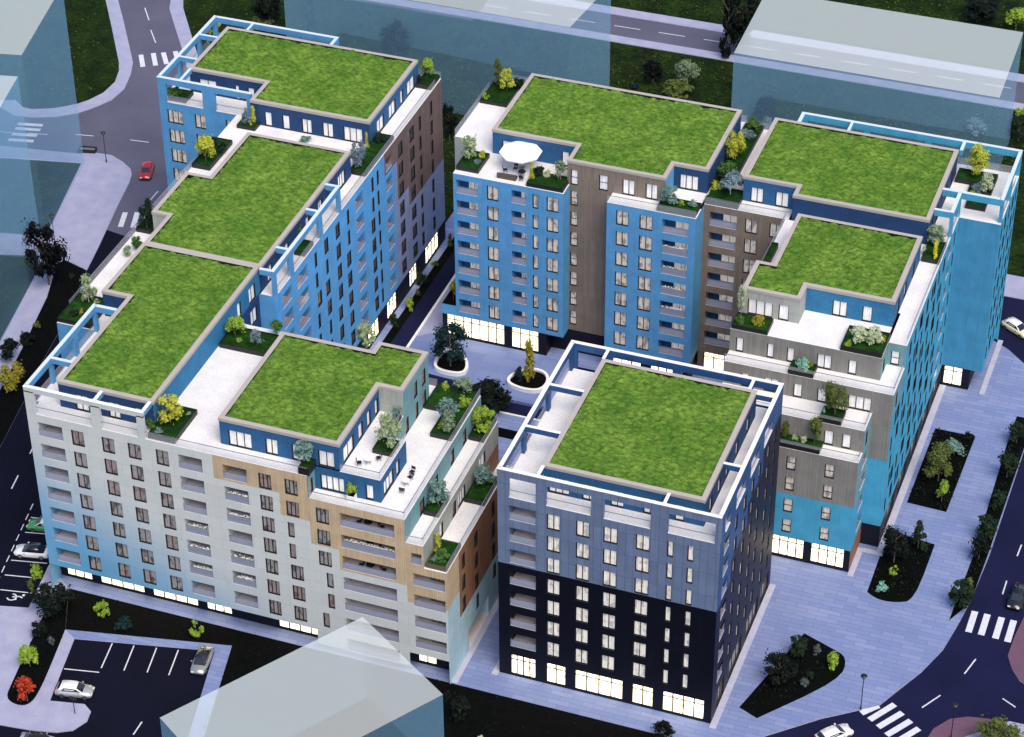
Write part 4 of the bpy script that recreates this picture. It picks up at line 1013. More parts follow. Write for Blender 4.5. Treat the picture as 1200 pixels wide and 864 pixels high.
rb.wall((32.8, 31.6), (32.8, 35.2), 16.4, 19.5, "teal_board", wsp(0, 16.5, 18.4, (1.0, 1.9, 1)))
rb.wall((32.8, 35.2), (35.05, 35.2), 3.2, 19.5, lambda u, z: "grey_board" if z > 13.0 else "cyan_render", zc=(13.0,))
rb.wall((32.8, 35.2), (35.05, 35.2), 0, 3.2, "dark_plinth")
dt = (15.3, 12.23, 9.02, 5.95)
dz = lambda u, z: "grey_board" if z > 9.75 else "cyan_render"
ops = [o for c in ((18.0, 19.1), (24.46, 25.56), (28.98, 30.1)) for o in W(c, dt, 1.95, "pane_warm", 'cross')] + [('s', 16.0, 22.2, .2, 3.2, 5), ('s', 23.3, 27.3, .2, 3.2, 4), ('s', 28.05, 32.15, .2, 3.2, 4)]
rb.wall((15.0, 29.55), (32.8, 29.55), 3.25, 16.4, dz, shift([o for o in ops if o[0] == 'w'], 15.0), zc=(9.75,))
rb.wall((15.0, 29.6), (32.8, 29.6), 0, 3.25, "dark_plinth", shift([o for o in ops if o[0] == 's'], 15.0))
rb.wall((32.8, 29.55), (32.8, 35.2), 3.2, 16.4, lambda u, z: "teal_board" if z > 9.75 else "cyan_render", [('b', 2.4, 5.0, t - 1.95, t, 1.3, "cyan_render", "pane_white", True) for t in dt], zc=(9.75,))
rb.wall((32.8, 29.6), (32.8, 35.2), 0, 3.2, "copper_board")
# long east side
E_ = []
k = 0
y = 36.4
while y < 61.5:
    wd = (0.75, 1.3, 0.75, 1.0)[k % 4]
    for r, t in enumerate(rows(0, 7, 24.6)):
        dy = 0.55 * ((r + k) % 3)
        if t > 22.0 and y < 41.5: continue
        E_ += W((y + dy, y + dy + wd), [t], 2.05, "pane_bronze", 1 if wd < 1 else 2)
    y += 2.15; k += 1
E_ += Bc((63.9, 66.0), rows(0, 7, 24.6), back="cyan_render", door="pane_white", dep=1.2) + W((67.3, 68.0), rows(0, 7, 24.6), 2.0, "pane_bronze", 1)
rb.wall((35.05, 35.2), (35.05, 40.8), 3.2, 22.6, lambda u, z: "cyan_render" if z < 19 else "teal_board", shift([o for o in E_ if o[2] < 40.7], 35.2), zc=(19,))
rb.wall((35.05, 40.8), (35.05, 69.35), 3.2, PENT, "cyan_render", shift([o for o in E_ if o[1] > 40.9], 40.8))
rb.wall((35.03, 35.2), (35.03, 69.35), 0, 3.2, "dark_plinth", [('w', 3 + 6.5 * j, 7.5 + 6.5 * j, .15, 3.0, 'pane_bronze', 3) for j in range(5)])
rb.wall((35.05, 69.35), (40.2, 69.35), 3.2, PENT, "deep_cyan_board")
rb.wall((35.05, 69.4), (38.7, 69.4), 0, 3.2, "dark_plinth", [('s', .25, 2.75, .2, 3.1, 2)]); rb.wall((38.7, 69.4), (38.7, 81.6), 0, 3.2, "dark_plinth")
so = MB(); so.face([(35.05, 69.35, 3.2), (35.05, 69.4, 3.2), (38.7, 69.4, 3.2), (38.7, 81.6, 3.2), (40.2, 81.6, 3.2), (40.2, 69.35, 3.2)], "soffit"); rb.part(so, "soffit")
ops = []
for kk, (a, wd) in enumerate(((1.2, .8), (3.4, 1.2), (6.0, .8), (8.2, 1.2), (10.4, .8))):
    ops += [('w', a + .3 * (r % 2), a + .3 * (r % 2) + wd, t - 2.05, t, "pane_bronze", 1) for r, t in enumerate(rows(0, 7, 24.6))]
rb.wall((40.2, 69.35), (40.2, 81.6), 3.2, PENT, "cyan_render", ops)
rb.wall((40.2, 81.6), (4.3, 81.6), 0, PENT, "cyan_render", W((3, 4.5), kt) + W((10, 11.5), kt) + W((18, 19.5), kt) + W((26, 27.5), kt))
rb.wall((15.0, 61.9), (15.0, 29.55), 0, 16.4, "brown_board"); rb.wall((15.0, 61.9), (15.0, 35.2), 16.4, 22.6, "brown_board"); rb.wall((15.0, 61.9), (15.0, 37.45), 22.6, PENT, "brown_board")
# terraces
rb.terrace(15.003, 32.9, 37.453, 46.9, PENT, ""); rb.terrace(15.003, 17.4, 46.9, 61.9, PENT, "W"); rb.terrace(17.4, 32.6, 58.3, 62.1, PENT); rb.terrace(32.6, 35.047, 40.803, 69.353, PENT, "E")
rb.terrace(15.003, 32.9, 35.203, 37.45, 22.6, "S"); rb.terrace(32.9, 35.047, 35.203, 40.8, 22.6, "SE")
rb.terrace(15.003, 32.797, 31.603, 35.2, 19.5, "SE"); rb.terrace(15.003, 32.797, 29.553, 31.6, 16.4, "SE")
rb.terrace(4.653, 15.4, 61.903, 64.3, PENT, "S"); rb.terrace(4.3, 8.9, 64.3, 81.597, PENT, "N"); rb.terrace(32.6, 40.197, 69.353, 79.1, PENT, "E"); rb.terrace(8.9, 40.197, 79.1, 81.597, PENT, "N")
pent(rb, [((8.9, 64.3), (15.75, 64.3), "dark_blue_brick", pw(8.9, (9.86, 11.48, 2), (13.04, 14.7, 2))), ((15.75, 64.3), (15.75, 62.1), "dark_blue_brick", []),
          ((15.75, 62.1), (32.6, 62.1), "navy_brick", []), ((32.6, 62.1), (32.6, 79.1), "navy_brick", pw(62.1, (64, 65, 1), (67, 68.2, 1), (72, 73.4, 2), (75.5, 76.6, 1))),
          ((32.6, 79.1), (8.9, 79.1), "navy_brick", []), ((8.9, 79.1), (8.9, 64.3), "navy_brick", [])])
pent(rb, [((15.35, 40.95), (22.2, 40.95), "light_grey_board", pw(15.35, (16.05, 19.04, 3), (19.74, 20.95, 1))), ((22.2, 40.95), (22.2, 43.9), "light_grey_board", []),
          ((22.2, 43.9), (32.6, 43.9), "bright_blue_brick", pw(22.2, (25.41, 27.14, 2), (28.95, 30.12, 1))),
          ((32.6, 43.9), (32.6, 58.3), "dark_blue_brick", pw(43.9, (46, 47.2, 1), (49.5, 51, 2), (54, 55.2, 1))),
          ((32.6, 58.3), (17.4, 58.3), "navy_brick", []), ((17.4, 58.3), (17.4, 46.9), "navy_brick", []), ((17.4, 46.9), (15.35, 46.9), "navy_brick", []), ((15.35, 46.9), (15.35, 40.95), "grey_board", [])])
rb.green_roof([(8.9, 64.3), (15.75, 64.3), (15.75, 62.1), (32.6, 62.1), (32.6, 79.1), (8.9, 79.1)], 29.25)
rb.green_roof([(15.35, 40.95), (22.2, 40.95), (22.2, 43.9), (32.6, 43.9), (32.6, 58.3), (17.4, 58.3), (17.4, 46.9), (15.35, 46.9)], 29.25)
FR = [(11.8, 40.2, 81.2, 81.6, 28.35, 29.25, True), (39.8, 40.2, 69.35, 81.2, 28.35, 29.25, True), (32.7, 39.8, 69.35, 69.75, 28.35, 29.25, True), (34.65, 35.05, 64.6, 69.35, 28.35, 29.25, True),
      (32.7, 34.65, 64.6, 64.95, 28.4, 29.22, True), (32.75, 33.1, 79.16, 81.2, 28.4, 29.22, True), (11.8, 12.2, 79.16, 81.2, 28.4, 29.22, True), (18.3, 18.6, 79.16, 81.2, 28.4, 29.22, True)]
FR += [(a, b_, c, d, PENT, 28.35, False) for a, b_, c, d in ((11.8, 12.6, 81.2, 81.6), (20, 20.8, 81.2, 81.6), (28, 28.8, 81.2, 81.6), (39.6, 40.2, 81.2, 81.6), (39.8, 40.2, 69.75, 70.4), (39.8, 40.2, 75, 75.8), (34.4, 35.05, 69.35, 69.75), (34.65, 35.05, 64.6, 65.2))]
rb.beams(FR, "cyan_render", "blue_cap")
rb.finish()
PLANTS = [
('bush', 'orange', -69.95, 63.53, 25.95, 1.28, 0.69, 'small orange shrub at the corner of the roof planter nearest the red car'),
('bush', 'green', -68.93, 63.5, 25.95, 1.7, 1.84, 'dense green shrub in the corner roof planter beside a small orange shrub'),
('bush', 'yellow', -71.94, 80.59, 25.95, 0.74, 0.84, 'low yellow shrub behind the rear left grass roof under the blue frame'),
('bush', 'yellow', -71.56, 82.63, 25.95, 1.04, 1.08, 'yellow green bush at the farthest corner of the blue roof frame'),
('column', 'yellow', -55.88, 60.36, 25.95, 2.77, 1.01, 'slim yellow cypress in the pocket between two grass roofs'),
('cone', 'bluegrey', -56.95, 60.17, 25.95, 2.49, 1.35, 'blue grey conical conifer next to a slim yellow cypress'),
('round', 'limey', -38.94, 78.9, 25.95, 3.12, 1.61, 'pointed lime tree on the far right roof corner of the rear left block'),
('bush', 'dark', -39.49, 77.71, 25.95, 1.27, 1.38, 'dark shrub at the foot of the pointed lime roof tree'),
('round', 'bluegrey', -39.0, 55.02, 25.95, 4.03, 1.85, 'blue grey tree in the terrace bed with small white lights'),
('column', 'yellow', -39.8, 59.82, 25.95, 2.31, 0.66, 'bright yellow column tree against the dark blue roof wall with wide curtains'),
('bush', 'dark', -38.43, 61.59, 25.95, 1.77, 1.54, 'dark green shrub at the end of the terrace bed below the roof corner'),
('round', 'yellow', -57.79, 49.89, 25.95, 3.93, 2.3, 'rounded yellow tree in the black planter left of the middle grass roof'),
('bush', 'dark', -56.92, 52.92, 25.95, 1.64, 1.55, 'dark shrub behind the rounded yellow roof tree'),
('bush', 'dark', -58.46, 53.85, 25.95, 1.64, 1.33, 'dark green bush half hidden by the rounded yellow roof tree'),
('bush', 'teal', -47.94, 58.94, 25.95, 0.82, 1.33, 'tiny grey green shrub on the white strip behind the middle grass roof'),
('round', 'green', -39.63, 37.57, 25.95, 2.19, 1.56, 'round green bush between the blue roof beams facing the courtyard street'),
('round', 'dark', -58.03, 33.62, 25.95, 4.18, 1.69, 'dark upright tree on the west terrace beside a grey wall notch'),
('bush', 'green', -57.21, 29.27, 25.95, 2.07, 1.26, 'green shrub on the white west terrace'),
('bush', 'pale', -57.71, 27.79, 25.95, 1.55, 0.94, 'pale yellow shrub on the white west terrace'),
('cone', 'pale', -57.33, 17.0, 25.95, 4.14, 2.54, 'large pale green conical tree beyond the blue roof beams at the west edge'),
('bush', 'dark', -57.65, 13.98, 25.95, 1.12, 1.21, 'dark low shrub in the west edge bed beside the blue beams'),
('bush', 'orange', -57.19, 14.75, 25.95, 0.75, 0.51, 'tiny orange flower bush in the west edge bed'),
('round', 'yellow', -38.01, -0.81, 25.95, 3.98, 2.37, 'bright yellow tree in the black planter at the front terrace corner'),
('bush', 'green', -39.75, -2.14, 25.95, 1.52, 1.04, 'green bush at the left end of the front terrace planter'),
('bush', 'teal', -38.48, -2.82, 25.95, 0.82, 0.94, 'low grey green bush at the front of the terrace planter with the yellow tree'),
('bush', 'pale', -36.86, 1.33, 25.95, 0.47, 0.57, 'tiny pale plant in the far corner of the front terrace planter'),
('round', 'limey', -38.22, 16.54, 25.95, 2.69, 1.98, 'lime yellow tree in the inner bed between blue wall and white terrace'),
('bush', 'limey', -37.32, 15.67, 25.95, 0.85, 0.69, 'small lime bush at the foot of the lime tree in the inner bed'),
('round', 'bluegrey', -35.07, 15.69, 25.95, 2.31, 1.18, 'silver blue shrub in the inner bed at the end of the white terrace'),
('round', 'green', -33.99, 18.62, 25.95, 1.95, 1.48, 'small green tree peeping over the far edge of the front grass roof'),
('round', 'pale', -24.94, 23.71, 22.85, 2.96, 2.19, 'pale grey green tree behind the front grass roof by the courtyard street'),
('round', 'teal', -21.23, -2.47, 26.55, 2.62, 1.94, 'grey green ball tree in the black box at the facade edge'),
('bush', 'limey', -15.86, -2.27, 23.35, 1.48, 1.02, 'fresh green plant in the white pot on the blue balcony ledge'),
('round', 'pale', -13.81, 3.37, 25.95, 4.13, 2.32, 'feathery pale green tree in the black planter on the bistro terrace'),
('bush', 'teal', -14.93, 8.7, 25.95, 1.51, 1.13, 'dark teal shrub in the corner by the grey boarded wall'),
('round', 'teal', -10.58, 12.98, 22.85, 3.42, 2.01, 'teal leaved tree in the long terrace bed over the courtyard'),
('round', 'sage', -9.99, 11.54, 22.85, 3.06, 1.43, 'sage green tree in front of the teal one in the long terrace bed'),
('bush', 'limey', -11.04, 12.05, 22.85, 1.41, 0.86, 'small lime shrub at the terrace edge of the long bed'),
('bush', 'limey', -9.97, 16.67, 22.85, 1.79, 1.25, 'lime bush at the outer wall of the long terrace bed'),
('bush', 'limey', -13.34, 19.02, 22.85, 0.96, 0.97, 'lime shrub at the far back of the long terrace bed'),
('round', 'sage', -11.06, 18.82, 22.85, 2.4, 1.84, 'silvery green shrub at the back corner of the long terrace bed'),
('round', 'limey', -8.04, 16.85, 19.75, 3.23, 2.42, 'lime yellow tree in the narrow bed one level below the long terrace bed'),
('round', 'teal', -8.07, 3.01, 19.75, 3.35, 2.06, 'teal shrub tree in the small bed between two narrow terraces'),
('round', 'teal', -5.79, 11.52, 16.65, 2.61, 2.21, 'dark teal tree in the lowest bed facing the dark tower'),
('bush', 'yellow', -5.37, 12.07, 16.65, 0.95, 0.87, 'yellow shrub beside the dark teal tree facing the tower'),
('column', 'yellow', -6.6, -0.98, 16.65, 2.65, 0.93, 'bright yellow upright shrub in the brown corner box'),
('bush', 'green', -5.53, -2.23, 16.65, 1.95, 1.67, 'bushy green shrub in the brown corner box'),
('bush', 'teal', -6.43, -2.68, 16.65, 1.03, 0.65, 'small grey green plant at the front of the brown corner box'),
('round', 'pale', -26.37, 61.6, 25.95, 3.37, 1.96, 'pale green tree in the left front planter of the umbrella terrace'),
('bush', 'yellow', -24.99, 62.45, 25.95, 1.35, 0.87, 'yellow shrub in the left front planter of the umbrella terrace'),
('bush', 'bluegrey', -25.05, 60.97, 25.95, 0.81, 0.98, 'blue grey shrub at the rim of the left front planter'),
('cone', 'olive', -29.57, 80.98, 25.95, 3.68, 1.72, 'olive green conical tree in the grassy bed behind the white terrace'),
('round', 'yellow', -27.73, 79.25, 25.95, 3.37, 1.82, 'yellow tree beside the olive cone in the grassy terrace bed'),
('ball', 'limey', -29.72, 76.48, 25.95, 1.12, 0.91, 'lime ball shrub on the grassy terrace bed'),
('bush', 'dark', -26.53, 80.65, 25.95, 1.69, 1.83, 'dark shrub between the grassy terrace bed and the grass roof'),
('column', 'yellow', -17.19, 59.44, 25.95, 2.66, 0.75, 'slim yellow column tree beside the umbrella table'),
('bush', 'white', -15.66, 60.86, 25.95, 1.33, 0.97, 'white flowering plant in the dark planter right of the umbrella'),
('round', 'sage', -13.83, 60.79, 25.95, 2.66, 1.4, 'sage green shrub at the right end of the planter by the grey boarded wall'),
('bush', 'dark', -16.79, 61.0, 25.95, 1.6, 1.51, 'dark shrub under the rim of the white umbrella'),
('round', 'teal', 0.68, 59.95, 25.95, 2.62, 2.02, 'teal shrub at the left end of the planter over the blue balconies'),
('bush', 'limey', 2.17, 60.2, 25.95, 0.92, 0.74, 'small lime plant in the planter over the blue balconies'),
('bush', 'teal', 3.52, 60.26, 25.95, 1.05, 1.27, 'low teal shrub at the right end of the planter over the blue balconies'),
('round', 'bluegrey', 7.24, 64.49, 25.95, 3.04, 2.67, 'blue grey shrub in the grassy gap between the two roofs'),
('bush', 'yellow', 5.3, 65.03, 25.95, 1.46, 1.18, 'yellow bush beside the blue grey shrub in the roof gap'),
('round', 'yellow', 5.49, 72.56, 25.95, 4.32, 2.18, 'tall yellow shrub in the long bed of the roof gap'),
('bush', 'green', 5.5, 68.62, 25.95, 2.54, 2.27, 'mid green bush in the middle of the roof gap bed'),
('bush', 'dark', 5.44, 67.54, 25.95, 1.46, 1.62, 'dark low bush at the near end of the roof gap bed'),
('bush', 'bluegrey', 5.57, 78.26, 25.95, 1.5, 1.88, 'blue grey bush at the far part of the roof gap bed'),
('bush', 'green', 5.82, 80.78, 25.95, 1.65, 1.78, 'green bush at the far end of the roof gap bed'),
('round', 'yellow', 35.34, 78.88, 25.95, 4.46, 2.52, 'tall yellow tree in the black planter on the far right terrace'),
('round', 'white', 37.15, 75.31, 25.95, 3.07, 1.52, 'cream leaved shrub in the black planter on the far right terrace'),
('bush', 'bluegrey', 35.88, 75.38, 25.95, 1.47, 1.19, 'grey shrub at the near left of the far right terrace planter'),
('bush', 'limey', 35.61, 74.77, 25.95, 0.53, 0.76, 'tiny lime plant at the rim of the far right terrace planter'),
('round', 'sage', 33.66, 62.11, 25.95, 2.59, 2.1, 'round sage green bush on the narrow east terrace'),
('column', 'bright', 34.23, 58.99, 25.95, 2.56, 0.83, 'vivid yellow column shrub on the narrow east terrace'),
('bush', 'white', 32.73, 59.99, 25.95, 0.9, 0.52, 'small pale flowers in the narrow east terrace planter'),
('bush', 'olive', 30.73, 63.54, 25.9, 0.78, 0.95, 'small olive plant in the gap behind the lower right grass roof'),
('round', 'white', 15.53, 40.14, 25.95, 4.07, 0.9, 'tall thin pale tree at the left end of the stepped terrace'),
('bush', 'green', 15.84, 38.26, 25.95, 1.59, 1.09, 'green shrub at the foot of the tall thin pale tree'),
('bush', 'amber', 17.97, 38.76, 25.95, 1.72, 1.39, 'golden bush in the left planter of the stepped terrace'),
('round', 'white', 29.85, 38.9, 25.95, 2.56, 1.87, 'left one of two whitish green shrubs in the square planter'),
('round', 'white', 31.47, 39.29, 25.95, 2.44, 1.78, 'right one of two whitish green shrubs in the square planter'),
('bush', 'amber', 32.29, 40.46, 25.95, 0.85, 0.89, 'small golden plant at the right rim of the square planter'),
('bush', 'limey', 28.75, 38.16, 25.95, 0.97, 0.89, 'small lime plant at the left rim of the square planter'),
('bush', 'mint', 23.99, 36.19, 22.85, 1.95, 1.28, 'mint green shrub in the small planter of the second terrace'),
('bush', 'amber', 24.8, 36.71, 22.85, 0.98, 0.79, 'golden shrub beside the mint one in the second terrace planter'),
('round', 'olive', 28.91, 33.02, 19.75, 4.61, 2.66, 'large olive tree in the black planter of the third terrace'),
('bush', 'mint', 27.67, 32.93, 19.75, 0.97, 0.39, 'slim mint plant left of the large olive tree'),
('round', 'olive', 23.82, 30.9, 16.65, 2.44, 0.89, 'thin dark olive tree at the left of the lowest terrace bed'),
('round', 'olive', 27.25, 30.93, 16.65, 3.89, 1.58, 'olive green tree at the right of the lowest terrace bed'),
('bush', 'white', 26.02, 31.0, 16.65, 0.85, 0.89, 'white flowers in the lowest terrace bed'),
('bush', 'pale', 25.01, 30.98, 16.65, 0.73, 0.79, 'pale flowers left of the white ones in the lowest terrace bed'),
('cone', 'dark', 8.66, 62.53, 0.02, 2.33, 1.33, 'small dark conifer by the glowing shop behind the tower frame'),
('round', 'deepteal', -25.83, 51.86, 0.25, 6.32, 3.9, 'broad dark teal tree in the left white rimmed bed of the courtyard'),
('column', 'amber', -14.97, 52.01, 0.25, 6.4, 1.88, 'tall golden poplar in the right white rimmed bed of the courtyard'),
('bush', 'deepteal', -16.33, 52.17, 0.25, 1.64, 1.44, 'dark teal shrub beside the golden poplar'),
('round', 'verydark', -17.7, 45.55, 0, 3.5, 4.58, 'wide very dark tree by the courtyard driveway'),
('bush', 'limey', -35.76, 62.56, 0.02, 1.99, 1.27, 'lime shrub in the street bed opposite the blue courtyard facade'),
('bush', 'dark', -36.4, 58.42, 0.02, 1.69, 1.37, 'dark shrub at the near end of the street bed'),
('bush', 'dark', -36.24, 68.39, 0.02, 2.3, 1.4, 'dark round shrub in the middle of the street bed'),
('bush', 'olive', -36.36, 73.17, 0.02, 0.87, 0.82, 'small olive shrub at the shop front of the street bed'),
('column', 'olive', -36.03, 78.21, 0.02, 2.2, 0.83, 'olive column shrub near the corner of the blue middle block'),
('bush', 'olive', -35.83, 65.66, 0.02, 1.14, 0.58, 'thin olive shrub behind the lime street shrub'),
('round', 'amber', -28.18, 59.36, 5.2, 3.05, 0.9, 'amber shrub on the low roof beside the blue middle block'),
('round', 'olive', 39.06, 49.87, 0.02, 5.25, 3.3, 'large olive tree in the upper plaza bed'),
('bush', 'teal', 39.86, 55.99, 0.02, 1.86, 2.27, 'spreading teal shrub in the upper plaza bed'),
('round', 'limey', 40.35, 45.81, 0.02, 3.25, 1.26, 'small lime tree at the near end of the upper plaza bed'),
('bush', 'verydark', 40.95, 59.18, 0.02, 1.07, 1.3, 'very dark shrub at the far corner of the upper plaza bed'),
('round', 'verydark', 37.43, 33.03, 0.02, 5.29, 2.86, 'tall very dark tree in the middle plaza bed by the cyan wall'),
('cone', 'dark', 39.57, 36.46, 0.02, 4.32, 2.26, 'dark conifer in the middle plaza bed'),
('ball', 'limey', 37.86, 30.9, 0.02, 1.25, 1.02, 'lime ball shrub in the middle plaza bed'),
('bush', 'mint', 37.35, 27.43, 0.02, 1.49, 1.21, 'mint green shrub at the rounded end of the middle plaza bed'),
('round', 'verydark', 30.05, 8.54, 0.02, 4.29, 2.89, 'broad very dark tree in the wedge shaped plaza bed'),
('round', 'dark', 30.88, 13.74, 0.02, 2.65, 1.95, 'dark small tree at the narrow top of the wedge shaped bed'),
('bush', 'limey', 34.98, 13.49, 0.02, 2.4, 1.46, 'lime palm like shrub at the rounded end of the wedge shaped bed'),
('bush', 'grey', 32.72, 9.35, 0.02, 0.95, 0.97, 'small grey shrub in the middle of the wedge shaped bed'),
('bush', 'dark', 32.96, 10.82, 0.02, 0.96, 0.77, 'small dark shrub beside the grey one in the wedge shaped bed'),
('bush', 'grey', 32.76, 14.83, 0.02, 1.09, 0.98, 'grey speckled shrub at the upper rim of the wedge shaped bed'),
('round', 'dark', 46.68, 60.5, 0.02, 2.69, 2.18, 'dark tree at the far visible end of the road hedge'),
('round', 'dark', 46.86, 53.3, 0.02, 3.7, 2.35, 'dark tree in the road hedge level with the upper plaza bed'),
('bush', 'dark', 46.96, 47.64, 0.02, 2.6, 2.0, 'dark shrub in the road hedge beside the near end of the upper bed'),
('round', 'dark', 46.79, 41.08, 0.02, 3.08, 2.39, 'dark leafy tree in the middle of the road hedge'),
('round', 'verydark', 46.74, 36.94, 0.02, 3.04, 2.06, 'very dark shrub in the road hedge opposite the middle plaza bed'),
('round', 'dark', 46.41, 27.91, 0.02, 3.72, 2.61, 'dark tree at the pointed tip of the road hedge'),
('bush', 'olive', 46.67, 32.27, 0.02, 1.0, 0.91, 'small olive shrub behind the tree at the tip of the road hedge'),
('round', 'black', -84.42, 51.42, -0.1, 9.96, 4.51, 'big black leafed tree at the edge of the north west pavement'),
('bush', 'verydark', -80.48, 38.31, -0.1, 2.27, 2.07, 'very dark round shrub in the west roadside bed'),
('round', 'verydark', -80.75, 34.17, -0.1, 3.1, 2.51, 'very dark tree beside the golden one at the left picture edge'),
('round', 'amber', -77.42, 28.5, -0.1, 4.44, 2.92, 'golden olive tree at the left picture edge'),
('bush', 'olive', -81.24, 41.98, -0.1, 1.15, 0.81, 'tiny olive shrub in the west roadside bed'),
('bush', 'dark', -82.34, 54.03, -0.1, 0.88, 0.71, 'tiny dark shrub near the pavement point of the west roadside bed'),
('round', 'verydark', -51.98, -7.8, 0.02, 4.23, 4.03, 'large very dark tree by the front left building corner'),
('round', 'verydark', -51.6, -12.1, 0.02, 2.22, 1.6, 'smaller very dark tree left of the parking lot'),
('ball', 'limey', -46.4, -6.61, 0.02, 2.1, 1.6, 'lime shrub nearest the front left shops'),
('bush', 'deepteal', -43.15, -7.77, 0.02, 1.84, 1.59, 'dark teal shrub above the parking lot'),
('ball', 'limey', -34.64, -5.91, 0.02, 2.07, 1.48, 'lime shrub above the right end of the parking lot'),
('round', 'limey', -50.2, -16.86, 0.02, 3.04, 1.87, 'lime tree in the narrow bed left of the parking lot'),
('round', 'red', -47.75, -21.94, 0.02, 3.24, 1.85, 'red maple at the rounded end of the narrow bed'),
('bush', 'grey', -49.74, -12.77, 0.02, 1.23, 0.79, 'small grey shrub beside the narrow bed'),
('bush', 'limey', -56.89, -2.98, 0.02, 2.02, 1.33, 'lime hedge at the end of the street parking slots'),
('bush', 'olive', -56.3, -5.33, 0.02, 1.76, 0.92, 'olive hedge beside the disabled parking slot'),
('round', 'verydark', -1.52, -8.5, -0.1, 3.04, 2.09, 'very dark tree beside the translucent foreground block'),
('round', 'black', 20.45, -3.87, -0.1, 1.98, 2.07, 'black bushy tree at the bottom edge before the tower'),
('bush', 'verydark', -4.01, -5.97, -0.1, 1.06, 0.96, 'very dark small shrub by the promenade edge'),
('bush', 'white', 1.66, -10.73, -0.1, 0.7, 0.75, 'white flowering shrub at the bottom edge'),
('cone', 'verydark', -14.46, 142.54, -0.1, 11.63, 2.96, 'tall dark conifer left of the pair behind the translucent block'),
('round', 'verydark', -12.89, 144.79, -0.1, 10.34, 4.59, 'tall dark broad tree leaning on the translucent far right block'),
('round', 'sage', -17.73, 131.99, -0.1, 4.56, 3.17, 'sage green shrub on the north lawn'),
('bush', 'olive', -18.11, 128.52, -0.1, 2.91, 4.45, 'spreading olive shrub in front of the sage one on the north lawn'),
('round', 'black', -22.84, 130.69, -0.1, 3.91, 2.9, 'black bush left of the sage shrub on the north lawn'),
('bush', 'deepteal', -24.95, 128.28, -0.1, 1.14, 1.18, 'small dark teal shrub behind the middle grass roof'),
('round', 'black', -62.93, 125.22, -0.1, 6.3, 4.3, 'black leafed tree seen through the translucent north block'),
('round', 'verydark', -46.28, 104.75, -0.1, 6.28, 2.03, 'very dark tree in the lane between the left and middle blocks'),
('round', 'verydark', -86.62, 128.43, -0.1, 6.82, 4.14, 'very dark tree behind the rear left roof frame'),
('bush', 'olive', -87.03, 127.69, -0.1, 1.7, 3.59, 'olive shrub in front of the very dark tree behind the roof frame'),
('cone', 'verydark', -78.68, 128.24, -0.1, 6.77, 1.92, 'narrow dark conifer at the corner of the translucent north block'),
('round', 'verydark', -3.39, 126.21, -0.1, 3.51, 3.1, 'very dark round tree behind the roof gap'),
('bush', 'bluegrey', -3.07, 124.8, -0.1, 1.43, 1.55, 'blue grey bush behind the roof gap'),
('round', 'limey', 26.36, 165.4, -0.1, 3.77, 3.33, 'bright lime tree at the top right picture edge'),
('round', 'verydark', 20.48, 167.48, -0.1, 3.45, 5.59, 'very dark tree clump at the top right'),
('round', 'dark', 33.09, 132.48, -0.1, 4.14, 2.84, 'dark green tree right of the translucent far right block'),
('bush', 'limey', 32.16, 138.63, -0.1, 2.26, 1.83, 'light green bush right of the translucent far right block'),
('bush', 'bluegrey', 26.53, 132.76, -0.1, 2.56, 2.85, 'pale blue bush inside the translucent far right block'),
('round', 'olive', 55.32, 6.56, -0.1, 4.23, 4.37, 'olive tree at the bottom right corner'),
]
